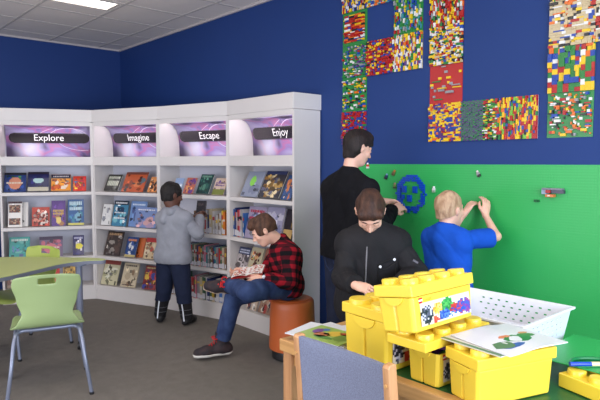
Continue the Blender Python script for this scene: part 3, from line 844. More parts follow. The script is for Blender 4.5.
# ------------------------------------------------------------------ orange stool
t = empty('drum_stool', 'round burnt orange drum stool on a black base under the seated teenager', 'stool', (2.815, 3.250, 0))
M_or = mat('burnt_orange_plastic', (196, 98, 48), rough=.42, var=.05, vscale=4)
MB().lathe([(.150, .0), (.158, .006), (.160, .06), (.156, .072)]).build('base', M_blackp, t, smooth=40)
MB().lathe([(.164, .070), (.178, .078), (.180, .10), (.170, .39), (.166, .440), (.158, .452), (.140, .456)]).build('drum', M_or, t, smooth=50)
MB().lathe([(.138, .454), (.140, .461), (.12, .466), (.0005, .467)]).build('seat_pad', M_or, t, smooth=50)

# ------------------------------------------------------------------ wooden play table
M_wood = mat('pale_beech', (208, 160, 100), rough=.42, rgb2=(186, 138, 82), vscale=3.0, stretch=(14, 1.2, 14), detail=5, bump=.04, bscale=20, coat=.15)
M_wood2 = mat('pale_beech_upright', (200, 150, 104), rough=.42, rgb2=(178, 128, 84), vscale=3.0, stretch=(14, 14, 1.2), detail=5, bump=.04, bscale=20, coat=.15)
TX0, TX1, TY0, TY1, TZ = 1.61, 2.44, .10, 1.95, .70
t = empty('play_table', 'beech play table with a green building-plate top under the yellow boxes', 'table', (TX0, TY0, 0))
w_, l_ = TX1-TX0, TY1-TY0
MB().box((.05, .05, TZ-.02), (w_-.05, l_-.05, TZ-.003)).build('play_surface', mat('dark_green_plate', (34, 96, 52), rough=.4, bump=.1, bscale=120), t)
for a, b in (((0, 0, TZ-.055), (.05, l_, TZ)), ((w_-.05, 0, TZ-.055), (w_, l_, TZ)), ((.05, 0, TZ-.055), (w_-.05, .05, TZ)), ((.05, l_-.05, TZ-.055), (w_-.05, l_, TZ))):
    MB().box(a, b).build('rim', M_wood, t, bevel=.005)
for x in (.012, w_-.065):
    for y in (.012, l_-.067):
        MB().box((x, y, 0), (x+.053, y+.055, TZ-.0555)).build('leg', M_wood2, t, bevel=.006)
for y in (.03, l_-.045): MB().box((.066, y, TZ-.115), (w_-.066, y+.018, TZ-.056)).build('apron', M_wood, t)
MB().box((.03, .07, TZ-.115), (.048, l_-.07, TZ-.056)).build('apron', M_wood, t)

# ------------------------------------------------------------------ upholstered chair
cx, cy = 1.415, 1.342
t = empty('reading_chair', 'beech chair with a blue-grey upholstered back, seen from behind at the play table', 'chair', (cx, cy, 0))
M_fab = mat('blue_grey_upholstery', (130, 136, 158), rough=.95, var=.22, vscale=220, bump=.35, bscale=500, spec=.15, detail=2)
hw = .215                                    # half distance of the posts' centres (local y)
top = .860
def post(s):
    m = MB()
    pts = [(-.02, 0.0), (.02, 0.0), (.028, .42), (.006, .70), (-.012, top-.004), (-.022, top), (-.046, top-.002), (-.052, top-.012), (-.036, .68), (-.018, .42)]
    y = s*hw
    m.add([(x, y-.0135, z) for x, z in pts]+[(x, y+.0135, z) for x, z in pts], [tuple(range(9, -1, -1)), tuple(range(10, 20))]+[(i, (i+1) % 10, 10+(i+1) % 10, 10+i) for i in range(10)])
    return m.build('back_post', M_wood2, t, bevel=.004)
for s in (-1, 1):
    p = post(s)
    MB().tube([(-.052, s*hw, .79), (-.043, s*hw, .79)], .006, 12).build('screw_plug', M_wood, p)
# padded back: grid with a bow, closed thickness
gy, gz = 22, 16; vs = []
for side in (0, 1):
    for i in range(gz+1):
        v = i/gz
        for j in range(gy+1):
            q = -1+2*j/gy
            z1 = top-.006-.012*(1-q*q); z0 = .555-.035*(1-q*q)*(-1)
            z = z0+(z1-z0)*v
            xb = -.040*((z-.42)/.44)+.034*(1-q*q)     # bows away from the camera side
            ed = max(abs(q)**6, abs(2*v-1)**6)
            th = .015*(1-.45*ed)
            vs.append((xb+(th if side else -th), q*(hw-.0145), z))
def idx(s, i, j): return s*(gz+1)*(gy+1)+i*(gy+1)+j
fs = []
for i in range(gz):
    for j in range(gy):
        fs.append((idx(0,i,j), idx(0,i+1,j), idx(0,i+1,j+1), idx(0,i,j+1))); fs.append((idx(1,i,j), idx(1,i,j+1), idx(1,i+1,j+1), idx(1,i+1,j)))
for i in range(gz):
    for j in (0, gy): fs.append((idx(0,i,j), idx(1,i,j), idx(1,i+1,j), idx(0,i+1,j)))
for j in range(gy):
    for i in (0, gz): fs.append((idx(0,i,j), idx(0,i,j+1), idx(1,i,j+1), idx(1,i,j)))
MB().add(vs, fs).build('backrest', M_fab, t, smooth=60)
MB().box((.022, -hw+.0145, .40), (.41, hw-.0145, .455)).build('seat', M_fab, t, bevel=.02, seg=4)
MB().box((.012, -hw+.014, .36), (.40, hw-.014, .398)).build('seat_frame', M_wood, t, bevel=.003)
for s in (-1, 1): MB().box((.37, s*(hw-.03)-.017, 0), (.405, s*(hw-.03)+.017, .36)).build('front_leg', M_wood2, t, bevel=.004)

# ------------------------------------------------------------------ yellow brick boxes
M_yel = mat('yellow_plastic', (244, 210, 66), rough=.30, spec=.5, var=.02, vscale=3, coat=.1)
M_lab = attr_mat('label_print', rough=.3)
def label_mesh(w, h, seed, y):
    """printed side label: white ground, heaps of coloured bricks, red square with lettering"""
    rr = random.Random(seed); m = MB()
    m.add([(0, y, 0), (w, y, 0), (w, y, h), (0, y, h)], [(0, 1, 2, 3)], col(226, 214, 190))
    nx, nz = 34, 13
    groups = [(.12, .45, .12, .42, [(50,50,64),(90,90,110),(30,30,40),(200,200,210)]), (.33, .6, .10, .26, [(240,190,60),(230,150,50),(250,220,120)]),
              (.52, .68, .13, .3, [(50,150,70),(40,120,60),(90,180,90)]), (.45, .28, .12, .24, [(50,80,180),(40,60,150),(90,130,210)]), (.66, .42, .1, .26, [(200,50,50),(170,40,50),(60,60,160)]),
              (.80, .42, .1, .34, [(40,80,180),(110,60,150),(200,60,70)]), (.93, .4, .07, .4, [(110,60,160),(60,90,190),(150,60,140)]), (.28, .15, .06, .16, [(200,60,50),(220,90,60)]), (.62, .16, .08, .12, [(60,120,200),(230,230,240)])]
    for a in range(nx):
        for b in range(nz):
            u, v = (a+.5)/nx, (b+.5)/nz; c = None
            for (gx, gz_, sx, sz, pl) in groups:
                if ((u-gx)/sx)**2+((v-gz_)/sz)**2 < rr.uniform(.7, 1.1): c = rr.choice(pl)
            if c: m.add([(a/nx*w, y-.0003, b/nz*h), ((a+1)/nx*w, y-.0003, b/nz*h), ((a+1)/nx*w, y-.0003, (b+1)/nz*h), (a/nx*w, y-.0003, (b+1)/nz*h)], [(0, 1, 2, 3)], col(*c))
    return m
def brick_lid(L, W, H, parent, name='lid'):
    """lid with two rows of four round studs; local x long, y short, base at z=0"""
    m = MB()
    m.box((0, 0, 0), (L, W, H))
    o = m.build(name, M_yel, parent, bevel=.004, seg=3)
    r = W*.185
    for a in range(4):
        for b in range(2):
            c = ((a+.5)*L/4, (b+.5)*W/2, H-.001)
            s = MB().lathe([(r, 0), (r, .016), (r-.003, .020), (r*.5, .0205)], 28, c=c).build('stud', M_yel, o, smooth=40)
    return o
def brick_box(L, W, H, seed, lid=True, lab=True):
    """returns root; local origin at the lower corner, label side faces -y, short end faces -x"""
    t = bpy.data.objects.new('brick_box', None); COL.objects.link(t); t.empty_display_size = .1
    hb = H-.042 if lid else H-.03
    g = W*.055
    # tapered body with a groove down the middle of each short end
    def ring(z, ins):
        x0, x1, y0, y1 = ins, L-ins, ins, W-ins; d = W*.045; c = (y0+y1)/2; gw = W*.035
        e = .010
        return [(x0+e, y0, z), (x1-e, y0, z), (x1, y0+e, z), (x1, c-gw, z), (x1-d, c-gw*.6, z), (x1-d, c+gw*.6, z), (x1, c+gw, z), (x1, y1-e, z), (x1-e, y1, z),
                (x0+e, y1, z), (x0, y1-e, z), (x0, c+gw, z), (x0+d, c+gw*.6, z), (x0+d, c-gw*.6, z), (x0, c-gw, z), (x0, y0+e, z)]
    vs = ring(.0, .014)+ring(.006, .012)+ring(hb, .006); n = 16
    fs = [tuple(range(n-1, -1, -1))]+[(k*n+i, k*n+(i+1) % n, (k+1)*n+(i+1) % n, (k+1)*n+i) for k in (0, 1) for i in range(n)]
    m = MB().add(vs, fs)
    if lid: m.f.append(tuple(2*n+i for i in range(n))); m.c.append((1, 1, 1, 1)); m.m.append(0)
    else:
        iv = ring(hb, .010)+ring(.012, .018)
        b = len(m.v); m.v += iv
        for i in range(n): m.f.append((2*n+i, 2*n+(i+1) % n, b+(i+1) % n, b+i)); m.f.append((b+i, b+(i+1) % n, b+n+(i+1) % n, b+n+i)); m.c += [(1, 1, 1, 1)]*2; m.m += [0, 0]
        m.f.append(tuple(b+n+i for i in range(n))); m.c.append((1, 1, 1, 1)); m.m.append(0)
    body = m.build('box_body', M_yel, t, bevel=.003)
    # handle tongue at each end under the lid: a half disc
    for (x, sx) in ((0, 1), (L, -1)):
        pr = [(W/2+W*.24*math.cos(a), hb-W*.17*math.sin(a)) for a in [math.pi*k/14 for k in range(15)]]
        MB().prism(pr, x+sx*.0005, x+sx*.0075, axes='yzx').build('handle', M_yel, t, bevel=.0012)
    if lid:
        l = brick_lid(L, W, .040, t); l.location = (0, 0, H-.040)
    if lab:
        lw, lh = L*.80, (hb)*.66
        lb = label_mesh(lw, lh, seed, 0).build('side_label', M_lab, t); lb.location = (L*.12, .0065, hb*.14)
        ex = MB().box((0, -.0012, 0), (lh*.24, 0, lh*.24), col(206, 30, 34)).build('red_logo_square', M_lab, lb); ex.location = (-.004, 0, lh*1.0)
        vs, fs = text_mb('LEGO', lh*.105, bold=.0006)
        q = MB(); q.add([(x+lh*.12, -.0016, y+lh*.12) for x, y, _ in vs], fs, col(250, 248, 240)); q.build('logo_lettering', M_lab, ex)
        vs, fs = text_mb('CLASSIC', lh*.17, align='LEFT')
        q = MB(); q.add([(x+lh*.28, -.0006, y+lh*1.10) for x, y, _ in vs], fs, col(226, 150, 30)); q.build('product_lettering', M_lab, lb)
    return t
def put(o, p, rz=0, rx=0, ry=0):
    o.location = p; o.rotation_euler = (rx, ry, rz)
# far-left upright box, turned to show its short end
b1 = brick_box(.36, .245, .235, 1); put(b1, (1.62, 1.335, .7005), R(-3))
tag(b1, 'upright yellow brick-shaped storage box beside the papers, leftmost of the boxes', 'storage box', 'yellow brick-shaped storage boxes')
# open box under the crooked lid
b3 = brick_box(.31, .155, .152, 3, lid=False); put(b3, (1.648, 1.125, .7005), R(-4))
tag(b3, 'open yellow storage box of bricks half covered by a loose lid', 'storage box', 'yellow brick-shaped storage boxes')
l3 = bpy.data.objects.new('storage_lid', None); COL.objects.link(l3)
lidm = brick_lid(.40, .17, .034, l3, 'lid_plate'); put(l3, (1.562, 1.118, .8525), R(-1))
tag(l3, 'loose yellow studded lid lying crooked on the open storage box', 'lid')
# tilted box on that lid
b2 = brick_box(.375, .165, .160, 2); put(b2, (1.500, 1.112, .9325), R(0), R(-9), R(.5))
tag(b2, 'tilted yellow storage box with a colourful label, topmost of the pile', 'storage box', 'yellow brick-shaped storage boxes')
# front right box
b4 = brick_box(.345, .165, .165, 4, lab=False); put(b4, (1.604, .946, .7005), R(-18))
tag(b4, 'yellow storage box with a magazine on its lid, nearest the camera', 'storage box', 'yellow brick-shaped storage boxes')
l5 = bpy.data.objects.new('storage_lid', None); COL.objects.link(l5)
brick_lid(.34, .17, .05, l5, 'lid_plate'); put(l5, (1.955, .70, .7005), R(-16))
tag(l5, 'yellow studded lid at the right edge of the play table', 'lid')
# bricks inside the open box
C8 = [(110, 50, 140), (190, 40, 50), (110, 50, 140), (40, 80, 170), (230, 190, 60), (60, 140, 70), (120, 60, 150)]
rr = random.Random(5)
for k in range(26):
    c = rr.choice(C8); w = rr.choice([.031, .047, .062])
    m = MB().box((0, 0, 0), (w, .031, .019), col(*c))
    for a in range(int(w/.0156)):
        for b_ in range(2): m.cyl((.008+a*.0156, .008+b_*.0156, .019), .0045, .0045, .0035, 10, col(*c))
    o = m.build('building_brick', M_toy, None)
    gx, gy_ = k % 6, (k//6) % 3
    lz = .712+.045*(k//18)
    loc = Vector((.040+gx*.034, .030+gy_*.030, 0)); loc = Matrix.Rotation(R(-4), 3, 'Z') @ loc
    o.location = (1.648+loc.x, 1.125+loc.y, lz+.045*(k % 2)+.02); o.rotation_euler = (rr.uniform(-.2, .2), rr.uniform(-.2, .2), rr.uniform(-.15, .15)-R(4))
    tag(o, 'large loose toy bricks inside the open yellow storage box', 'toy brick', 'bricks in the open storage box')

# ------------------------------------------------------------------ white basket
t = empty('white_basket', 'white plastic basket with small holes behind the yellow boxes', 'basket', (2.03, 1.03, .7005))
M_wp = mat('white_plastic', (226, 228, 236), rough=.35, var=.02)
bw, bl, bh = .36, .42, .188
def bwall(p0, p1, nrm_, name='side_wall'):
    """perforated wall: p0->p1 along the bottom, leaning outwards; slots of holes made as real openings"""
    p0, p1, nv = Vector(p0), Vector(p1), Vector(nrm_); L = (p1-p0).length; d = (p1-p0)/L
    NXc = int(L/.0115); rows = [0, .035, .085]
    zs = [0, .02, .084, .090, .108, .114, .132, .138, .156, .162, bh]
    xs = [L*i/NXc for i in range(NXc+1)]
    def P(x, z): return p0 + d*x*(1) + d*(x/L-.5)*2*(.03*z/bh) + nv*(.03*z/bh) + Vector((0, 0, z))
    vs = [P(x, z) for z in zs for x in xs]; fs = []
    for i in range(len(zs)-1):
        for j in range(NXc):
            hole = i in (2, 4, 6, 8) and (j+(i//2)) % 3 == 1 and 3 < j < NXc-4
            if hole: continue
            a = i*(NXc+1)+j; fs.append((a, a+1, a+NXc+2, a+NXc+1))
    o = MB().add([tuple(v) for v in vs], fs).build(name, M_wp, t)
    s = o.modifiers.new('thickness', 'SOLIDIFY'); s.thickness = .0025; s.offset = 1
    return o
bwall((0, 0, 0), (bw, 0, 0), (0, -1, 0)); bwall((bw, 0, 0), (bw, bl, 0), (1, 0, 0)); bwall((bw, bl, 0), (0, bl, 0), (0, 1, 0)); bwall((0, bl, 0), (0, 0, 0), (-1, 0, 0))
MB().box((0, 0, 0), (bw, bl, .003)).build('bottom', M_wp, t)
rp = [(-.032, -.032), (bw+.032, -.032), (bw+.032, bl+.032), (-.032, bl+.032)]
rm = MB(); o_, i_ = .012, .001
for k in range(4):
    (x0, y0), (x1, y1) = rp[k], rp[(k+1) % 4]
    rm.box((min(x0, x1)-o_, min(y0, y1)-o_, bh-.010), (max(x0, x1)+o_ if x0 != x1 else x0+i_ if x0 < 0 else x0+o_, max(y0, y1)+o_ if y0 != y1 else y0+i_ if y0 < 0 else y0+o_, bh)) if False else None
    if y0 == y1:
        s = -1 if y0 < 0 else 1
        rm.box((-.032-o_, min(y0, y0+s*o_), bh-.008), (bw+.032+o_, max(y0, y0+s*o_), bh+.002))
    else:
        s = -1 if x0 < 0 else 1
        rm.box((min(x0, x0+s*o_), -.032, bh-.008), (max(x0, x0+s*o_), bl+.032, bh+.002))
rm.build('rim', M_wp, t, bevel=.002)

# ------------------------------------------------------------------ papers and magazines
def sheet(name, w, h, th, base, marks, label, cat, loc, rz, rx=0, ry=0, curl=0.0, group=None, layers=1):
    m = MB(); n = 14
    vs = []; fs = []
    for s in (0, 1):
        for i in range(n+1):
            for j in (0, 1):
                x = w*i/n; vs.append((x, j*h, curl*math.sin(math.pi*i/n)**2+s*th))
    q = 2*(n+1)
    for i in range(n):
        fs += [(2*i, 2*i+1, 2*i+3, 2*i+2), (q+2*i, q+2*i+2, q+2*i+3, q+2*i+1), (2*i, 2*i+2, q+2*i+2, q+2*i), (2*i+1, q+2*i+1, q+2*i+3, 2*i+3)]
    fs += [(0, q, q+1, 1), (2*n, 2*n+1, q+2*n+1, q+2*n)]
    m.add(vs, fs, col(*base))
    o = m.build(name, M_print, None, smooth=30)
    if marks:
        k = MB()
        for (poly, c) in marks:
            k.add([(x*w, y*h, th+.0006+curl*math.sin(math.pi*x)**2) for x, y in poly], [tuple(range(len(poly)))], col(*c))
        k.build('print', M_print, o)
    o.location = loc; o.rotation_euler = (rx, ry, rz); tag(o, label, cat, group)
    return o
def blob(cx, cy, rx, ry, n=9, seed=0):
    r = random.Random(seed); return [(cx+rx*math.cos(2*math.pi*i/n)*r.uniform(.8, 1.15), cy+ry*math.sin(2*math.pi*i/n)*r.uniform(.8, 1.15)) for i in range(n)]
def scribble(seed, n, x0, x1, y0, y1, c):
    r = random.Random(seed); out = []
    for _ in range(n):
        a, b = r.uniform(x0, x1), r.uniform(y0, y1); l = r.uniform(.03, .12); t_ = r.uniform(-.5, .5)
        out.append(([(a, b), (a+l, b+l*t_), (a+l, b+l*t_+.012), (a, b+.012)], c))
    return out
# stack of loose sheets at the table's left end
z = .7005
for k, (dx, dy, rz) in enumerate([(0, 0, -8), (.01, -.012, 3), (-.012, .01, -16), (.018, .0, 10), (0, .012, -3), (.01, .01, 14)]):
    sheet('paper_sheets', .215, .29, .004, (232-2*(k % 2), 232, 236), scribble(k, 8, .1, .8, .1, .9, (190, 190, 200)) if k == 5 else None,
          'white paper sheets stacked on the left end of the play table', 'paper', (1.68+dx, 1.63+dy, z), R(rz), group='sheets under the green comic')
    z += .0052
gm = [(blob(.2, .5, .16, .3, seed=1), (120, 150, 60)), (blob(.45, .4, .14, .22, seed=2), (226, 190, 70)), (blob(.62, .62, .16, .2, seed=3), (196, 120, 70)), (blob(.8, .45, .1, .2, seed=4), (120, 70, 140)),
      (blob(.5, .75, .2, .12, seed=5), (90, 140, 60)), (blob(.3, .25, .1, .1, seed=6), (210, 90, 60)), (blob(.72, .25, .08, .1, seed=7), (70, 110, 180)), (blob(.58, .5, .05, .08, seed=8), (240, 230, 200))]
sheet('comic', .25, .18, .003, (158, 186, 90), gm, 'bright green illustrated comic lying on the white paper stack', 'magazine', (1.84, 1.64, z+.0005), R(95))
# magazines on the front box
zt = .7005+.165+.0205
mk = [(blob(.22, .3, .16, .12, seed=1), (90, 130, 90)), (blob(.30, .22, .2, .07, seed=9), (60, 100, 170)), (blob(.24, .34, .06, .05, seed=11), (236, 236, 236)), (blob(.55, .4, .2, .13, seed=2), (50, 130, 70)),
      (blob(.45, .52, .1, .05, seed=3), (220, 130, 90)), (blob(.78, .47, .14, .07, seed=4), (80, 140, 80)), (blob(.82, .56, .08, .04, seed=6), (214, 150, 110))]
sheet('magazine', .27, .24, .004, (214, 210, 196), [([(0, 0), (.06, 0), (.06, 1), (0, 1)], (90, 130, 90))], 'closed magazine with a green edge under the white magazine', 'magazine', (1.626, .880, zt+.0005), R(-6))
sheet('magazine', .285, .255, .003, (230, 230, 238), mk, 'white magazine with green and orange drawings, topmost on the nearest yellow box', 'magazine', (1.636, .856, zt+.0065), R(-12), curl=.006)
# papers lying in the basket
sheet('drawing', .30, .21, .002, (226, 228, 240), scribble(5, 30, .5, .85, .1, .9, (140, 146, 190)), 'white scribbled drawing leaning inside the white basket', 'paper', (2.05, 1.07, .712), R(4), 0, R(-16))
sheet('drawing', .28, .20, .002, (206, 200, 196), None, 'beige sheet lying in the left part of the white basket', 'paper', (2.04, 1.23, .708), R(2), 0, R(-3))
# small things at the right edge
t = empty('pencil_tray', 'small green curved tray on the yellow lid at the right edge', 'tray', (2.045, .815, .7735+.004))
t.rotation_euler = (0, 0, R(-38))
pts = [(.05+.07*math.cos(a), .045*math.sin(a)) for a in [math.pi*k/16 for k in range(17)]]
M_gt = mat('green_tray_plastic', (24, 120, 66), rough=.35)
MB().prism(pts+[(-.01, -.02), (.11, -.02)], 0, .004).build('tray_floor', M_gt, t)
MB().tube([(x, y, .010) for x, y in pts], .007, 10).build('tray_rim', M_gt, t, smooth=60)
mk_ = MB().tube([(0, 0, 0), (.075, 0, 0)], .008, 14, col(30, 70, 190)).tube([(.075, 0, 0), (.11, 0, 0)], .0085, 14, col(226, 196, 160)).build('marker_pen', M_toy, None, smooth=40)
mk_.location = (2.015, .830, .780+.0065); mk_.rotation_euler = (0, 0, R(-42)); tag(mk_, 'blue marker pen with a beige cap lying by the green tray', 'pen')

M_gp = mat('bright_green_plate', (44, 160, 80), rough=.35, bump=.08, bscale=140)
m = MB().box((0, 0, 0), (.384, .384, .0035))
o = m.build('building_plate', M_gp, None, bevel=.001); o.location = (2.035, .60, .7720)
tag(o, 'bright green building plate lying on the yellow lid at the right edge', 'building plate')
# ------------------------------------------------------------------ people
def skinmat(n, rgb): return mat(n, rgb, rough=.5, var=.06, vscale=30, sss=.12)
def hairmat(n, rgb, rgb2): return mat(n, rgb, rough=.6, rgb2=rgb2, vscale=40, bump=.5, bscale=160, stretch=(1, 1, .35), spec=.3)
def frame(fwd, pitch=0.0, roll=0.0):
    """columns: right, forward, up"""
    f = nrm((fwd[0], fwd[1], 0)); r = np.array([f[1], -f[0], 0.]); u = np.array([0, 0, 1.])
    c, s = math.cos(pitch), math.sin(pitch)       # pitch > 0 looks down
    f2 = f*c-u*s; u2 = u*c+f*s
    c, s = math.cos(roll), math.sin(roll)         # roll > 0 tips the crown to the right
    r2 = r*c-u2*s; u3 = u2*c+r*s
    return np.stack([r2, f2, u3], 1)
class Person:
    def __init__(s, name, label, J, S=1.0, head_fwd=(0, 1), pitch=0, roll=0, hs=1.0, group=None):
        s.J = {k: V3(v) for k, v in J.items()}; s.S = S
        hp = (s.J['hL']+s.J['hR'])/2
        s.t = empty('person', label, 'person', (float(hp[0]), float(hp[1]), 0), 0, group)
        bpy.context.view_layer.update()
        s.H = frame(head_fwd, pitch, roll); s.hs = hs; s.hc = s.J['head']
        s.body = []
    def hp(s, x, y, z): return s.hc + s.H @ (np.array([x, y, z])*s.hs)
    def head_prims(s, nose=1.0):
        h = s.hs; H = s.H; P = s.hp
        L = [ell(P(0, -.014, .030), np.array([.073, .092, .086])*h, H), ell(P(0, .020, -.028), np.array([.058, .068, .080])*h, H, .03),
             ell(P(0, .050, -.084), np.array([.030, .030, .024])*h, H, .025),
             ell(P(0, .070, .022), np.array([.046, .016, .012])*h, H, .015),     # brow
             ell(P(.038, .058, -.022), np.array([.022, .020, .022])*h, H, .015), ell(P(-.038, .058, -.022), np.array([.022, .020, .022])*h, H, .015)]
        for q in (-1, 1): L.append(sub(ell(P(q*.030, .094, .004), np.array([.017, .016, .012])*h, H), .012*h))
        for q in (-1, 1): L.append(ell(P(q*.030, .074, .003), np.array([.015, .013, .011])*h, H, .004))
        L += [cap(P(0, .084, .008), P(0, .104, -.024), .006*h, .0095*h, .008), cap(P(-.010, .092, -.029), P(.010, .092, -.029), .007*h, None, .006),
              ell(P(0, .079, -.050), np.array([.022, .012, .006])*h, H, .006), ell(P(0, .077, -.060), np.array([.019, .012, .006])*h, H, .006)]
        for q in (-1, 1):
            L.append(ell(P(q*.075, -.010, -.004), np.array([.008, .018, .030])*h, H@np.array([[1, 0, q*.25], [0, 1, -.2], [-q*.25, .2, 1]]), .008))
            L.append(sub(ell(P(q*.084, -.006, .000), np.array([.006, .009, .015])*h, H), .004))
        return L
    def neck_prims(s, r=.048):
        h = s.S; return [cap(s.hp(0, -.025, -.055), s.J['neck'], r*s.hs, r*1.08*s.S, .025)]
    def torso(s, o=0.0, k=.05, wide=1.0, hem=None):
        J = s.J; S = s.S; hm = (J['hL']+J['hR'])/2; sm = (J['sL']+J['sR'])/2; nk = J['neck']
        sl = J['sL']*.72+sm*.28; sr = J['sR']*.72+sm*.28
        up = nrm(nk-hm)
        L = [cap(J['hL'], J['hR'], .105*S*wide+o), cap(J['hL'], sl-up*.05*S, .088*S*wide+o, .082*S+o, k), cap(J['hR'], sr-up*.05*S, .088*S*wide+o, .082*S+o, k),
             cap(hm, nk-up*.08*S, .098*S*wide+o, .088*S+o, k), cap(J['sL'], J['sR'], .058*S+o, None, k),
             cap(nk, J['sL'], .042*S+o, .052*S+o, .03), cap(nk, J['sR'], .042*S+o, .052*S+o, .03)]
        return L
    def arm(s, q, o=0.0, a=1.0, oe=None):
        J = s.J; S = s.S*a; oe = o if oe is None else oe
        return [cap(J['s'+q], J['e'+q], .050*S+o, .040*S+oe, .02), cap(J['e'+q], J['w'+q], .041*S+oe, .027*S+oe, .012)]
    def leg(s, q, o=0.0, oe=None):
        J = s.J; S = s.S; oe = o if oe is None else oe
        return [cap(J['h'+q], J['k'+q], .086*S+o, .058*S+o, .03), cap(J['k'+q], J['a'+q], .056*S+o, .038*S+oe, .015)]
    def hand(s, w, d, n, side, curl=.5, sc=1.0, spread=.12, thumb=.5, curls=None):
        """w wrist, d pointing along the palm, n out of the back of the hand, side = +1 when the thumb is on d x n side"""
        d = nrm(d); n = nrm(V3(n)-d*np.dot(d, n)); x = np.cross(d, n)*side; R3 = np.stack([x, d, n], 1)
        w = V3(w); q = lambda a, b, c: w+R3@(np.array([a, b, c])*sc)
        L = [cap(w, q(0, .03, 0), .022*sc, .024*sc, .015), ell(q(0, .052, 0), np.array([.037, .046, .015])*sc, R3, .015)]
        lens = [(.030, .066, .0088), (.0105, .076, .0090), (-.0095, .070, .0086), (-.0275, .055, .0078)]
        for i, (fx, ln, r) in enumerate(lens):
            p = q(fx, .086, 0); a = 0.0; cu = curls[i] if curls else curl
            L.append(cap(q(fx*.8, .055, 0), p, .011*sc, r*sc*1.08, .006))
            lat = (fx/.03)*spread
            for j, fr in enumerate((.42, .32, .26)):
                a += cu*(.7, .95, .6)[j]
                dv = R3@np.array([math.sin(lat)*math.cos(a), math.cos(lat)*math.cos(a), -math.sin(a)])
                p2 = p+dv*ln*fr*sc*1.05
                L.append(cap(p, p2, r*sc*(1-.07*j), r*sc*(1-.07*(j+1)), .003)); p = p2
        p0 = q(.022, .022, -.006); p1 = q(.045, .050, -.012-.012*thumb); p2 = q(.052-.018*thumb, .078, -.018-.022*thumb); p3 = q(.050-.032*thumb, .098, -.022-.030*thumb)
        L += [cap(p0, p1, .015*sc, .0115*sc, .010), cap(p1, p2, .0112*sc, .0100*sc, .003), cap(p2, p3, .0098*sc, .0082*sc, .003)]
        return L
    def make_body(s, extra, m, h=.0045, legs=True):
        L = s.torso(-.012)
        for q in 'LR': L += s.arm(q, -.004)
        if legs:
            for q in 'LR': L += s.leg(q, -.006)
        L += s.neck_prims() + s.head_prims() + extra
        s.skin = sdf_obj('body', L, h, m, s.t); s.L = L
        return s.skin
    def surf(s, x, z):
        ys = np.linspace(.14, .0, 141); pts = np.array([s.hp(x, y, z) for y in ys]); d = sdf(s.head_prims(), pts)
        i = np.argmax(d < 0); return ys[i]
    def face(s, m_brow, m_lip, m_lash, m_eye=None):
        for q in (-1, 1):
            pts = [s.hp(q*x, s.surf(q*x, z)+.001, z) for x, z in ((.014, .022), (.024, .026), (.036, .026), (.047, .020))]
            s.tube('eyebrow', pts, [.0022*s.hs, .0034*s.hs, .0032*s.hs, .0016*s.hs], m_brow)
            pts = [s.hp(q*x, s.surf(q*x, z)+.0002, z) for x, z in ((.017, .001), (.024, -.003), (.032, -.004), (.042, .0005))]
            s.tube('eyelashes', pts, [.0012*s.hs, .0018*s.hs, .0018*s.hs, .0012*s.hs], m_lash)
        pts = [s.hp(x, s.surf(x, -.0552)-.0012, -.0552+abs(x)*.06) for x in (-.021, -.012, 0, .012, .021)]
        s.tube('lips', pts, [.0020*s.hs, .0042*s.hs, .0046*s.hs, .0042*s.hs, .0020*s.hs], m_lip)
    def tube(s, name, pts, r, m, n=8):
        off = np.array(s.t.location)
        return MB().tube([tuple(p-off) for p in pts], r, n).build(name, m, s.t, smooth=60)
    def hair(s, m, thick=.010, front=(.088, .062), back=(-.095, -.052), side=.0, h=.003, tuft=.0035, extra=None, seed=1, freq=90):
        """cap of hair: skull shell kept above the line front -> back"""
        P = s.hp; hs = s.hs; t = thick
        L = [ell(P(0, -.014, .032), (np.array([.073, .094, .086])+t*np.array([.45, .9, 1.0]))*hs, s.H), ell(P(0, -.040, -.022), (np.array([.060, .058, .064])+t*.3)*hs, s.H, .015)]
        if extra: L += extra(s)
        # cut: face side
        (fy, fz), (by, bz) = front, back
        nv = s.H@np.array([0, -(bz-fz), (by-fy)])       # in the head's yz plane
        if (s.H.T@nv)[2] > 0: nv = -nv
        L.append(sub(ell(P(0, .092, -.020), np.array([.072, .062, .078])*hs, s.H), .006))
        for q in (-1, 1): L.append(sub(ell(P(q*.088, .002, -.010), np.array([.020, .024, .034])*hs, s.H), .006))
        L.append(plane(P(0, by, bz), nv) if False else ['p', P(0, by, bz), nrm(s.H@np.array([0, .32, -1.]))])
        rs = np.random.RandomState(seed); W = rs.normal(size=(10, 3)); W = W/np.linalg.norm(W, axis=1)[:, None]*rs.uniform(.5, 1.3, (10, 1))*freq; ph = rs.uniform(0, 6.3, 10)
        Hm = s.H; c0 = s.hc
        def disp(X):
            q = (X-c0)@Hm; a = np.zeros(len(X))
            q = q*np.array([1.0, .35, .5])
            for w, p in zip(W, ph): a += np.sin(q@w+p)
            return a*tuft*.22
        return sdf_obj('hair', L, h, m, s.t, disp)
    def cloth(s, name, L, m, h=.006, wr=.004, seed=0, freq=22, st=(1, 1, 1)):
        rs = np.random.RandomState(seed+5); W = rs.normal(size=(7, 3))*freq*np.array(st); ph = rs.uniform(0, 6.3, 7)
        def disp(X):
            a = np.zeros(len(X))
            for w, p in zip(W, ph): a += (1-np.abs(np.sin((X@w)*.5+p)))**2-.35
            return a*wr*.35
        return sdf_obj(name, L, h, m, s.t, disp if wr else None)
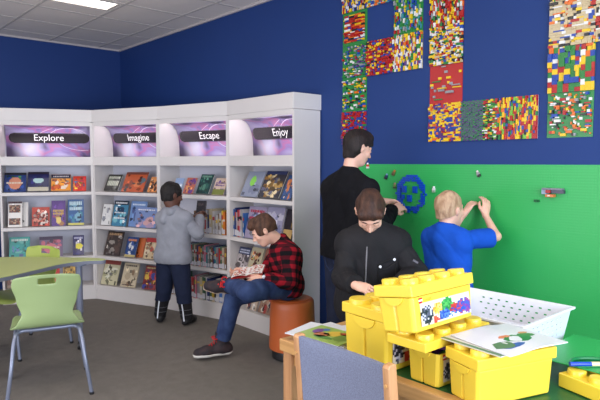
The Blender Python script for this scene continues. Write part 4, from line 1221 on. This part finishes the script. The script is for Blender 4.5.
    def shoe(s, q, fwd, up=(0, 0, 1), m=None, m_sole=None, boot=False, name='shoe', sole_t=.022, high=.06, big=1.0):
        a = s.J['a'+q]; S = s.S*big; f = nrm(fwd); u = nrm(up); f = nrm(f-u*np.dot(f, u))
        hgt = .085*S
        heel = a-f*.035*S-u*.045*S; ball = a+f*.105*S-u*.052*S; toe = a+f*.165*S-u*.060*S
        rt = .042*S
        side = np.cross(f, u)
        L = [cap(heel, ball, .043*S, .040*S), cap(ball+side*.012*S, toe, .036*S, .030*S, .02), cap(ball-side*.012*S, toe, .036*S, .030*S, .02), cap(a+u*high*S, a-u*.03*S, .052*S if boot else .047*S, .046*S, .03)]
        bot = a-u*hgt
        up_ = sdf_obj(name, L+[['p', bot+u*sole_t*.6, -u], ['p', a+u*high*S, u]], .004, m, s.t)
        L2 = [cap(heel, ball, .047*S, .044*S), cap(ball+side*.012*S, toe, .040*S, .034*S, .02), cap(ball-side*.012*S, toe, .040*S, .034*S, .02)]
        so = sdf_obj('sole', L2+[['p', bot, -u], ['p', bot+u*sole_t, u]], .004, m_sole, s.t)
        so.parent = up_; so.matrix_parent_inverse = Matrix.Identity(4)
        return up_, dict(a=a, f=f, u=u, side=side, S=S, bot=bot, ball=ball, heel=heel, toe=toe)

M_jean = mat('blue_denim', (38, 52, 88), rough=.85, rgb2=(64, 82, 122), vscale=7, bump=.3, bscale=400, spec=.2)
M_navy = mat('navy_trousers', (34, 42, 66), rough=.8, var=.2, vscale=12, bump=.2, bscale=300, spec=.2)
M_djean = mat('dark_denim', (34, 40, 60), rough=.85, var=.3, vscale=10, bump=.2, bscale=300, spec=.2)
M_blk = mat('black_knit', (20, 20, 24), rough=.9, var=.25, vscale=14, bump=.25, bscale=350, spec=.15)
M_jkt = mat('black_jacket_cloth', (33, 32, 35), rough=.74, var=.3, vscale=9, bump=.3, bscale=260, spec=.25)
M_hood = mat('grey_fleece', (146, 148, 156), rough=.95, var=.12, vscale=16, bump=.4, bscale=300, spec=.1)
M_tee = mat('blue_cotton', (22, 82, 190), rough=.85, var=.12, vscale=9, bump=.15, bscale=300, spec=.2)
M_blackrub = mat('black_rubber', (22, 22, 24), rough=.6)
M_refl = mat('reflective_tape', (226, 230, 236), rough=.35, spec=.7)
M_lip = mat('lips', (176, 104, 96), rough=.5)
M_lip2 = mat('brown_lips', (110, 66, 56), rough=.5)
M_lash = mat('lashes', (60, 40, 34), rough=.7)
M_strap = mat('grey_boot_strap', (110, 112, 120), rough=.5)
M_whs = mat('white_rubber', (226, 222, 214), rough=.5)
M_sk1 = skinmat('fair_skin', (226, 176, 154)); M_sk2 = skinmat('fair_skin_rosy', (230, 180, 156)); M_skd = skinmat('dark_brown_skin', (98, 62, 48))
def plaid():
    m, nt, b = new_mat('red_black_plaid')
    tc = N(nt, 'ShaderNodeTexCoord'); mp = N(nt, 'ShaderNodeMapping'); mp.inputs['Rotation'].default_value = (R(12), R(-14), R(25)); nt.links.new(tc.outputs['Object'], mp.inputs['Vector'])
    se = N(nt, 'ShaderNodeSeparateXYZ'); nt.links.new(mp.outputs[0], se.inputs[0])
    def stripe(sock, per, ph=0):
        a = N(nt, 'ShaderNodeMath', operation='MULTIPLY_ADD'); a.inputs[1].default_value = 2*math.pi/per; a.inputs[2].default_value = ph; nt.links.new(sock, a.inputs[0])
        s = N(nt, 'ShaderNodeMath', operation='SINE'); nt.links.new(a.outputs[0], s.inputs[0])
        r = N(nt, 'ShaderNodeMapRange'); r.inputs[1].default_value = -.25; r.inputs[2].default_value = .25; nt.links.new(s.outputs[0], r.inputs[0]); return r.outputs[0]
    ax = N(nt, 'ShaderNodeMath', operation='ADD'); nt.links.new(se.outputs['X'], ax.inputs[0]); nt.links.new(se.outputs['Y'], ax.inputs[1])
    h, v = stripe(ax.outputs[0], .074), stripe(se.outputs['Z'], .062)
    s = N(nt, 'ShaderNodeMath', operation='ADD'); nt.links.new(h, s.inputs[0]); nt.links.new(v, s.inputs[1])
    hf = N(nt, 'ShaderNodeMath', operation='MULTIPLY'); hf.inputs[1].default_value = .5; nt.links.new(s.outputs[0], hf.inputs[0])
    r = N(nt, 'ShaderNodeValToRGB'); e = r.color_ramp.elements; e[0].position = .2; e[0].color = srgb(20, 18, 22); e[1].position = .85; e[1].color = srgb(146, 24, 38)
    q = e.new(.5); q.color = srgb(76, 18, 28)
    nt.links.new(hf.outputs[0], r.inputs[0]); nt.links.new(r.outputs[0], b.inputs['Base Color']); b.inputs['Roughness'].default_value = .9; b.inputs['Specular IOR Level'].default_value = .15
    return m
M_plaid = plaid()
C42, S42 = math.cos(R(41.69)), math.sin(R(41.69))
def cw(X, Z, z=0.0): return np.array([X*C42+Z*S42, -X*S42+Z*C42, z])     # viewing-axes direction -> room direction

# ---- A: child in grey hooded sweatshirt at the Escape bookcase
JA = dict(head=(2.561,4.629,1.195), neck=(2.561,4.615,1.055), sL=(2.526,4.730,.985), sR=(2.611,4.500,.987), hL=(2.535,4.695,.640), hR=(2.590,4.565,.640), kL=(2.525,4.735,.325), kR=(2.608,4.535,.325), aL=(2.509,4.790,.080), aR=(2.642,4.535,.080),
          eR=(2.700,4.420,.850), wR=(2.800,4.535,.985), eL=(2.735,4.740,.845), wL=(2.795,4.625,.985))
A = Person('person', 'child in grey hooded sweatshirt and black boots reaching to the Escape bookcase', JA, S=.80, head_fwd=cw(.75, .66)[:2], pitch=R(10), hs=1.0)
hx = A.hand(A.J['wR'], (.6, .5, .3), (.3, -.8, .4), 1, .7, .82) + A.hand(A.J['wL'], (.7, -.2, .3), (.3, .8, .4), -1, .7, .82)
A.make_body(hx, M_skd)
A.hair(hairmat('black_curls', (22, 18, 18), (34, 28, 26)), thick=.010, back=(-.095, -.070), tuft=.003, freq=240, seed=3)
A.face(M_lash, M_lip2, M_lash)
fA = A.H[:, 1]
up = np.array([0, 0, 1.]); hemA = .575
LA = A.torso(.026, wide=1.05)+[cap(A.J['hL']-up*.03, A.J['hR']-up*.03, .115, None, .04)]
LA += A.arm('L', .020)+A.arm('R', .020)
bkA = -nrm((fA[0], fA[1], 0)); 
LA += [cap(A.J['neck']+bkA*.045+np.array([.03, -.05, -.01]), A.J['neck']+bkA*.045-np.array([.03, -.05, .01]), .042, None, .02), cap(A.J['neck']+bkA*.07-up*.06, A.J['neck']+bkA*.05-up*.01, .05, .05, .02),
       ['p', (0, 0, hemA-.055), (0, 0, -1)], plane(A.J['wR'], A.J['wR']-A.J['eR']), plane(A.J['wL'], A.J['wL']-A.J['eL'])]
# sleeves' end planes must not cut the torso: build sleeves apart
def sleeves_torso(p, Lt, o, m, hem, cut=1.0, wr=.004, seed=1, names=('sweatshirt', 'sleeve'), h=.006, a=1.0, extra=None, freq=22, arms='LR', hemn=(0, 0, -1)):
    tor = p.cloth(names[0], Lt+[['p', V3(hem), nrm(hemn)]] + (extra or []), m, h, wr, seed, freq)
    for q in arms:
        e, w = p.J['e'+q], p.J['w'+q]; end = e+(w-e)*cut
        sl = p.cloth(names[1], p.arm(q, o, a)+[plane(end, w-e)], m, h, wr, seed+3, freq*1.4)
    return tor
LtA = A.torso(.022, wide=1.0)+[cap(A.J['hL']-up*.02, A.J['hR']-up*.02, .104, None, .04)]
tA = sleeves_torso(A, LtA, .020, M_hood, (0, 0, .585), seed=2, wr=.009, names=('sweatshirt', 'sleeve'))
sA = np.cross(fA, up); nkA = A.J['neck']
A.cloth('hood', [cap(nkA+bkA*.05+sA*.055-up*.005, nkA+bkA*.05-sA*.055-up*.005, .034, None, .02), cap(nkA+bkA*.085-up*.075, nkA+bkA*.06-up*.01, .045, .042, .03), cap(nkA+sA*.075-bkA*.02, nkA+bkA*.05+sA*.05, .024, .03, .02), cap(nkA-sA*.075-bkA*.02, nkA+bkA*.05-sA*.05, .024, .03, .02)], M_hood, .005, .003, 4)
A.cloth('trousers', A.leg('L', .026, .034)+A.leg('R', .026, .034)+[cap(A.J['hL'], A.J['hR'], .100), ['p', V3((0, 0, .215)), nrm((0, 0, -1))]], M_navy, .006, .005, 7)
for q, fd in (('L', cw(-.12, 1)), ('R', cw(.30, .95))):
    a = A.J['a'+q]
    sh, d = A.shoe(q, fd, m=M_blackrub, m_sole=M_blackrub, boot=True, name='boot', high=.06, sole_t=.018)
    k_ = A.J['k'+q]; dirn = nrm(k_-a)
    bt = sdf_obj('boot_shaft', [cap(a, a+dirn*.165, .056, .064), ['p', a+dirn*.165, dirn]], .005, M_jkt, A.t)
    bt.parent = sh
    back = -nrm(cw(0.05, 1)); cs = nrm(cw(-.22, -.97))
    off = np.array(A.t.location)
    pts = [a+cs*.0585+dirn*.0-up*.03-off, a+cs*.0605+dirn*.06-off, a+cs*.0640+dirn*.12-off, a+cs*.0665+dirn*.155-off]
    rb = MB(); sd = nrm(np.cross(cs, up))*.0055
    vs = [tuple(p+sgn*sd+cs*e) for p in pts for e in (0, .003) for sgn in (-1, 1)]
    for i in range(3):
        b_ = i*4; rb.add(vs[b_:b_+8], [(0, 1, 5, 4), (2, 6, 7, 3), (0, 4, 6, 2), (1, 3, 7, 5)])
    st_ = rb.build('reflective_stripe', M_refl, sh)
    for hgt in (.03, .075):
        c = a+dirn*hgt; st2 = MB().tube([tuple(c+nrm(cw(math.cos(t_), math.sin(t_)))*.0625-off) for t_ in [math.pi+.35+1.25*k/8*1.9 for k in range(9)]], .0016, 6).build('boot_strap', M_strap, sh)
# a dark book held in both hands
bkA_o = face_book(.10, .15, .012, sp((40, 38, 44), [(70, 60, 60)], n=3), 77, 'small dark book held up by the child in the grey sweatshirt', 'book')
bkA_o.location = (2.835, 4.665, .985); bkA_o.rotation_euler = (R(-12), 0, R(-62))

# ---- B: seated teenager in plaid shirt reading
JB = dict(head=(2.590,3.315,.990), neck=(2.715,3.262,.895), sL=(2.690,3.125,.825), sR=(2.810,3.385,.815), hL=(2.735,3.205,.575), hR=(2.800,3.350,.570), kL=(2.300,3.125,.605), aL=(2.392,3.455,.585), kR=(2.450,3.500,.475), aR=(2.390,3.585,.120),
          eL=(2.625,3.062,.640), wL=(2.470,3.183,.664), eR=(2.690,3.452,.610), wR=(2.480,3.385,.660))
B = Person('person', 'teenager in red and black plaid shirt sitting cross-legged on the orange stool reading', JB, S=.93, head_fwd=cw(-1, -.12)[:2], pitch=R(34), hs=.97)
hx = B.hand(B.J['wL'], cw(-1, .25, -.05), cw(-.25, -.85, .35), 1, .55, .93) + B.hand(B.J['wR'], cw(-.9, -.25, .05), cw(.1, .8, -.5), -1, .55, .93)
B.make_body(hx, M_sk2)
def fringe(s): return [cap(s.hp(-.038, .066, .082), s.hp(.036, .072, .080), .020*s.hs, .018*s.hs, .02), cap(s.hp(-.03, .020, .106), s.hp(.03, .050, .098), .022*s.hs, .020*s.hs, .02)]
B.hair(hairmat('brown_hair', (92, 62, 46), (62, 42, 32)), thick=.012, tuft=.007, freq=130, extra=fringe, seed=5)
B.face(M_lash, M_lip, M_lash)
sleeves_torso(B, B.torso(.018), .018, M_plaid, (0, 0, .50), cut=.92, wr=.008, seed=8, names=('shirt', 'sleeve'))
nk = B.J['neck']; tiltB = nrm(B.J['neck']-(B.J['hL']+B.J['hR'])/2)
def ring_pts(c, ax, r, n=16, a0=0, a1=2*math.pi, ref=None):
    ax = nrm(ax); x = nrm(np.cross(ax, ref if ref is not None else (0.1, .2, .97))); y = np.cross(ax, x)
    return [c+(x*math.cos(a0+(a1-a0)*k/n)+y*math.sin(a0+(a1-a0)*k/n))*r for k in range(n+1)]
B.tube('collar', ring_pts(nk+nrm(B.hc-nk)*.022, B.hc-nk+V3((0, 0, .05)), .062), .014, M_plaid, 8)
B.cloth('jeans', B.leg('L', .014, .020)+B.leg('R', .014, .022)+[cap(B.J['hL'], B.J['hR'], .106, None, .03), plane(B.J['aR']+(B.J['kR']-B.J['aR'])*.10, B.J['aR']-B.J['kR'])], M_jean, .0055, .010, 9)
sh, d = B.shoe('R', (2.20-2.39, 3.66-3.585, 0), m=mat('dark_shoe_canvas', (56, 40, 42), rough=.8, rgb2=(34, 30, 36), vscale=30), m_sole=M_whs, high=.075, big=1.18)
M_dshoe = sh.data.materials[0]; M_red = mat('red_lace', (200, 26, 36), rough=.7)
def laces(p, d, par, n=5):
    off = np.array(p.t.location); m = MB()
    for k in range(n):
        c = d['a']+d['f']*(.050+.018*k)*p.S+d['u']*(.028-.0135*k)*p.S
        w = .026*p.S
        m.tube([tuple(c-d['side']*w-d['u']*.012-off), tuple(c+d['u']*.004-off), tuple(c+d['side']*w-d['u']*.012-off)], .0038, 6)
    m.tube([tuple(c_-off) for c_ in ring_pts(d['a']+d['f']*.058*p.S+d['u']*.045*p.S+d['side']*.022, d['u'], .020, 10)], .0045, 6)
    m.tube([tuple(c_-off) for c_ in ring_pts(d['a']+d['f']*.058*p.S+d['u']*.045*p.S-d['side']*.022, d['u'], .020, 10)], .0045, 6)
    o = m.build('laces', M_red, par, smooth=60)
laces(B, d, sh)
sh, d = B.shoe('L', cw(-1, -.02, .10), up=cw(.12, -.80, .58), m=M_dshoe, m_sole=mat('tan_rubber', (186, 160, 136), rough=.6), high=.045, big=1.12)
laces(B, d, sh)
B.tube('wristwatch', ring_pts(B.J['wL']+(B.J['eL']-B.J['wL'])*.10, B.J['wL']-B.J['eL'], .029), .007, M_blk, 8)
off = np.array(B.t.location)
wc = B.J['wL']+(B.J['eL']-B.J['wL'])*.10+nrm(cw(-.1, -.8, .6))*.036
MB().sphere(tuple(wc-off), .014, 12).build('watch_face', M_refl, B.t, smooth=60)
# open picture book on his lap
t = empty('open_book', 'open red and white picture book held on the lap of the seated teenager', 'book', (2.400, 3.275, .678))
t.rotation_euler = (R(14), R(-10), R(-50))
hfw, hfh = .115, .15
M_pg = attr_mat('printed_page', rough=.5)
for sx in (-1, 1):
    m = MB(); n = 12
    def py(x): return .004+.016*math.sin(min(1, x/hfw*1.6)*math.pi/2)-.014*(x/hfw)**2
    for i in range(n):
        for j in range(16):
            x0, x1 = hfw*i/n, hfw*(i+1)/n; y0, y1 = hfh*j/16, hfh*(j+1)/16
            rr = random.Random(i*31+j*7+sx); edge = i in (0, n-1) or j in (0, 15)
            c = (232, 226, 222) if edge else rr.choice([(232,226,222), (226,214,206), (188,60,52), (206,110,90), (232,226,222), (110,60,60), (214,180,160)])
            m.add([(sx*x0, y0, py(x0)), (sx*x1, y0, py(x1)), (sx*x1, y1, py(x1)), (sx*x0, y1, py(x0))], [(0, 1, 2, 3)], col(*c))
    m.build('page', M_pg, t, smooth=50)
MB().box((-hfw-.004, -.004, -.004), (hfw+.004, hfh+.004, -.001), col(170, 40, 40)).build('cover', M_print, t)

# ---- C: tall teenager in black at the wall
JC = dict(head=(2.792,2.556,1.588), neck=(2.743,2.592,1.415), sL=(2.754,2.750,1.325), sR=(2.735,2.430,1.318), hL=(2.767,2.705,.900), hR=(2.761,2.550,.900), kL=(2.778,2.722,.490), kR=(2.772,2.566,.490), aL=(2.768,2.735,.090), aR=(2.762,2.556,.090),
          eR=(2.873,2.423,1.075), wR=(3.100,2.515,1.165), eL=(2.981,2.766,1.080), wL=(3.100,2.605,1.222))
C = Person('person', 'tall dark-haired teenager in black sweater placing bricks on the green wall', JC, S=.98, head_fwd=cw(.95, .42)[:2], pitch=R(20), hs=.97)
hx = C.hand(C.J['wR'], (.9, -.1, .25), (-.1, -.7, .7), 1, .55, 1.0) + C.hand(C.J['wL'], (.85, -.25, -.1), (.1, .5, .8), -1, .6, 1.0)
C.make_body(hx, M_sk1)
C.hair(hairmat('dark_brown_hair', (40, 30, 28), (26, 20, 20)), thick=.015, back=(-.095, -.098), tuft=.007, freq=110, extra=lambda s: [cap(s.hp(-.03, .020, .106), s.hp(.03, .050, .096), .022*s.hs, .018*s.hs, .02), ell(s.hp(0, -.046, -.062), np.array([.044, .036, .046])*s.hs, s.H, .02)], seed=6)
C.face(M_lash, M_lip, M_lash)
sleeves_torso(C, C.torso(.020), .018, M_blk, (0, 0, .86), cut=.97, wr=.010, seed=12, names=('sweater', 'sleeve'))
C.tube('collar', ring_pts(C.J['neck']+V3((.01, 0, -.004)), (C.hc-C.J['neck']), .064), .012, M_blk)
C.cloth('jeans', C.leg('L', .020, .030)+C.leg('R', .020, .030)+[cap(C.J['hL'], C.J['hR'], .112, None, .03), ['p', V3((0, 0, .06)), nrm((0, 0, -1))]], M_djean, .0065, .005, 13)
off = np.array(C.t.location)
LcJ = C.leg('L', .020, .030)+C.leg('R', .020, .030)+[cap(C.J['hL'], C.J['hR'], .112, None, .03)]
def on_jeans(px_, pz):
    o = np.array([C.J['hL'][0], C.J['hL'][1]-px_, pz]); ts = np.linspace(.35, 0, 351); pts = np.array([o-np.array([t_, 0, 0]) for t_ in ts]); dd = sdf(LcJ, pts)
    return pts[np.argmax(dd < 0)]-np.array([.001, 0, 0])
C.tube('pocket_seam', [on_jeans(x, z) for x, z in ((-.03, .865), (.045, .865), (.045, .80), (.008, .765), (-.03, .80), (-.03, .865))], .0028, M_jean, 6)
MB().box((-.095, .012, .80), (-.128, .10, .805)).box((-.095, .012, .70), (-.128, .016, .80)).build('pocket_seam', M_jean, C.t) if False else None
for q in 'LR': C.shoe(q, (1, 0, 0), m=M_blackrub, m_sole=M_whs)

# ---- D: boy in black jacket looking down beside the table
JD = dict(head=(2.305,2.020,1.228), neck=(2.372,2.062,1.112), sR=(2.294,2.160,1.040), sL=(2.490,1.995,1.050), hR=(2.361,2.154,.700), hL=(2.469,2.068,.700), kR=(2.350,2.140,.38), kL=(2.458,2.050,.38), aR=(2.350,2.150,.080), aL=(2.462,2.060,.080),
          eR=(2.196,2.110,.875), wR=(2.125,1.965,.868), eL=(2.510,1.862,.890), wL=(2.30,1.835,.850))
D = Person('person', 'boy in black zipped jacket looking down behind the yellow boxes', JD, S=.82, head_fwd=cw(-.12, -1)[:2], pitch=R(52), hs=1.0)
hx = D.hand(D.J['wR'], cw(.75, -.6, -.12), cw(-.2, -.5, .8), -1, .75, .84) + D.hand(D.J['wL'], cw(-.8, -.5, -.2), cw(0, -.3, .9), 1, .8, .84)
D.make_body(hx, M_sk2)
D.hair(hairmat('chestnut_hair', (74, 48, 36), (50, 32, 26)), thick=.012, tuft=.004, freq=150, extra=lambda s: [cap(s.hp(-.045, .062, .074), s.hp(.045, .062, .074), .024*s.hs, None, .02)], seed=7)
D.face(M_lash, M_lip, M_lash)
Lt = D.torso(.034, wide=1.12)+[cap(D.J['hL']-up*.02, D.J['hR']-up*.02, .115, None, .04)]
sleeves_torso(D, Lt, .026, M_jkt, (0, 0, .60), cut=.98, wr=.011, seed=14, names=('jacket', 'sleeve'))
fD = nrm(cw(-.12, -1)); sD = np.cross(fD, up)    # sD: his right
fD = nrm((fD[0], fD[1], 0)); sD = np.array([fD[1], -fD[0], 0])
D.cloth('collar', [cap(D.J['neck']+sD*.062+up*.004, D.J['neck']+sD*.035+fD*.052-up*.012, .024, .018, .01), cap(D.J['neck']-sD*.062+up*.004, D.J['neck']-sD*.035+fD*.052-up*.012, .024, .018, .01), cap(D.J['neck']+sD*.062+up*.004, D.J['neck']-fD*.06+up*.014, .020, None, .01), cap(D.J['neck']-sD*.062+up*.004, D.J['neck']-fD*.06+up*.014, .020, None, .01)], M_jkt, .004, .0)
D.cloth('trousers', D.leg('L', .018, .026)+D.leg('R', .018, .026)+[cap(D.J['hL'], D.J['hR'], .10, None, .03), ['p', V3((0, 0, .06)), nrm((0, 0, -1))]], M_djean, .008, .005, 15)
for q in 'LR': D.shoe(q, fD, m=M_blackrub, m_sole=M_whs)
def on_jacket(px_, pz):
    """point on the jacket front: px_ towards his left, height pz"""
    base = (D.J['sL']+D.J['sR'])/2
    o = np.array([base[0], base[1], pz])-sD*px_
    ts = np.linspace(.35, -.1, 451); pts = np.array([o+fD*t_ for t_ in ts]); dd = sdf(Lt, pts)
    return pts[np.argmax(dd < 0)]
zp = [on_jacket(-.030-.010*k/8, 1.045-.27*k/8)+fD*.002 for k in range(9)]
M_seam = mat('dark_seam', (14, 13, 15), rough=.8)
M_zip = mat('zip_metal', (140, 138, 142), rough=.4, metal=.6)
D.tube('zipper', zp, .0042, M_zip, 6)
pk = [on_jacket(x, z)+fD*.001 for x, z in ((.030, .945), (.125, .985), (.128, .955), (.080, .925), (.033, .915), (.030, .945))]
D.tube('pocket_flap', pk, .0055, M_seam, 6)
for x, z in ((.042, .935), (.118, .972)):
    p_ = on_jacket(x, z)+fD*.004; D.tube('snap_button', [p_, p_+fD*.004], .0075, M_refl, 12)
pk = [on_jacket(x, z)+fD*.001 for x, z in ((.030, .915), (.035, .83), (.125, .86), (.128, .955))]
D.tube('pocket_seam', pk, .0035, M_seam, 6)
sp_ = D.J['sL']+(D.J['eL']-D.J['sL'])*.55
o_ = sp_+nrm(fD*.8-sD*.55)*.0715
D.tube('sleeve_patch', [o_-up*.010-sD*.012, o_+up*.006+sD*.014], [.010, .010], mat('grey_patch', (96, 94, 102), rough=.8), 8)
# red brick in his fingers
o = MB().box((-.016, -.008, -.006), (.016, .008, .006), srgb(200, 24, 40)).build('toy_brick', M_toy, None, bevel=.001)
o.location = tuple(D.J['wR']+nrm(cw(.75, -.6, -.12))*.10-up*.035); tag(o, 'small red toy brick in the fingers of the boy in the black jacket', 'toy brick')

# ---- E: blond child in blue T-shirt at the green wall
JE = dict(head=(2.936,1.943,1.212), neck=(2.897,1.946,1.095), sL=(2.935,2.060,1.035), sR=(2.899,1.835,1.040), hL=(2.938,2.010,.700), hR=(2.915,1.872,.700), kL=(2.95,2.015,.38), kR=(2.925,1.875,.38), aL=(2.945,2.020,.08), aR=(2.92,1.875,.08),
          eR=(3.155,1.757,1.050), wR=(3.218,1.868,1.168), eL=(3.140,2.098,1.000), wL=(3.185,2.000,1.168))
E = Person('person', 'blond child in bright blue T-shirt raising both hands to the green wall', JE, S=.80, head_fwd=cw(.80, .60)[:2], pitch=R(-2), hs=.95)
hx = E.hand(E.J['wR'], (.30, .10, .9), (-.3, -.9, .1), -1, .5, .84) + E.hand(E.J['wL'], (.45, -.35, .8), (-.8, .3, .3), -1, .65, .84)
E.make_body(hx, M_sk2)
E.hair(hairmat('blond_hair', (200, 166, 134), (160, 124, 96)), thick=.007, tuft=.003, freq=180, seed=9)
E.face(hairmat('fair_brows', (170, 130, 96), (150, 110, 80)), M_lip, M_lash)
Lt2 = E.torso(.013, wide=.98)+[cap(E.J['hL'], E.J['hR'], .095, None, .04)]
E.cloth('t_shirt', Lt2+[['p', V3((0, 0, .62)), nrm((0, 0, -1))]], M_tee, .0055, .010, 17)
for q in 'LR':
    s_, e_ = E.J['s'+q], E.J['e'+q]; end = s_+(e_-s_)*.80
    E.cloth('sleeve', [cap(s_, end+(e_-s_)*.1, .054, .060), plane(end, e_-s_)], M_tee, .005, .007, 18)
E.tube('collar', ring_pts(E.J['neck']+V3((.004, 0, -.002)), (0.15, 0, 1), .056), .009, M_tee)
E.cloth('trousers', E.leg('L', .018, .026)+E.leg('R', .018, .026)+[cap(E.J['hL'], E.J['hR'], .095, None, .03), ['p', V3((0, 0, .06)), nrm((0, 0, -1))]], M_navy, .008, .005, 19)
for q in 'LR': E.shoe(q, (1, 0, 0), m=M_blackrub, m_sole=M_whs)
# ------------------------------------------------------------------ light
def area(name, loc, rot, sx, sy, power, rgb, spread=None):
    l = bpy.data.lights.new(name, 'AREA'); l.shape = 'RECTANGLE'; l.size = sx; l.size_y = sy; l.energy = power
    l.color = srgb(*rgb)[:3]
    o = bpy.data.objects.new(name, l); COL.objects.link(o); o.location = loc; o.rotation_euler = rot
    return o
# other ceiling lights of the room, out of frame
for (lx, ly, p) in [(1.0, 2.6, 20), (-1.4, 2.6, 16), (1.6, .2, 20), (-1.4, .2, 16), (-1.2, 5.3, 20)]:
    area('ceiling_lamp', (lx, ly, HC-.03), (0, 0, 0), 1.2, .6, p, (255, 244, 228))
# daylight from a window wall behind the camera and to its right
area('window_and_fill_light', (.9, -2.1, 1.55), (R(98), 0, 0), 3.6, 1.9, 240, (220, 232, 255))
area('window_and_fill_light', (-2.5, 2.5, 1.3), (R(112), 0, R(-90)), 4.0, 1.8, 120, (240, 238, 250))  # unseen fill added at the left, tilted up to brighten the ceiling
w = bpy.data.worlds.new('world'); SC.world = w; w.use_nodes = True
w.node_tree.nodes['Background'].inputs[0].default_value = (.80, .88, 1.0, 1); w.node_tree.nodes['Background'].inputs[1].default_value = 1.1
# ------------------------------------------------------------------ camera
cd = bpy.data.cameras.new('camera'); cam = bpy.data.objects.new('camera', cd); COL.objects.link(cam)
cam.location = (0, 0, 1.497); cam.rotation_euler = (R(90-3.80), 0, R(-41.69))
cd.sensor_width = 36; cd.lens = 567.3/600*36; cd.clip_start = .05
SC.camera = cam
SC.view_settings.view_transform = 'Standard'; SC.view_settings.look = 'None'; SC.view_settings.gamma = 1; SC.view_settings.use_curve_mapping = False
SC.view_settings.exposure = -0.12
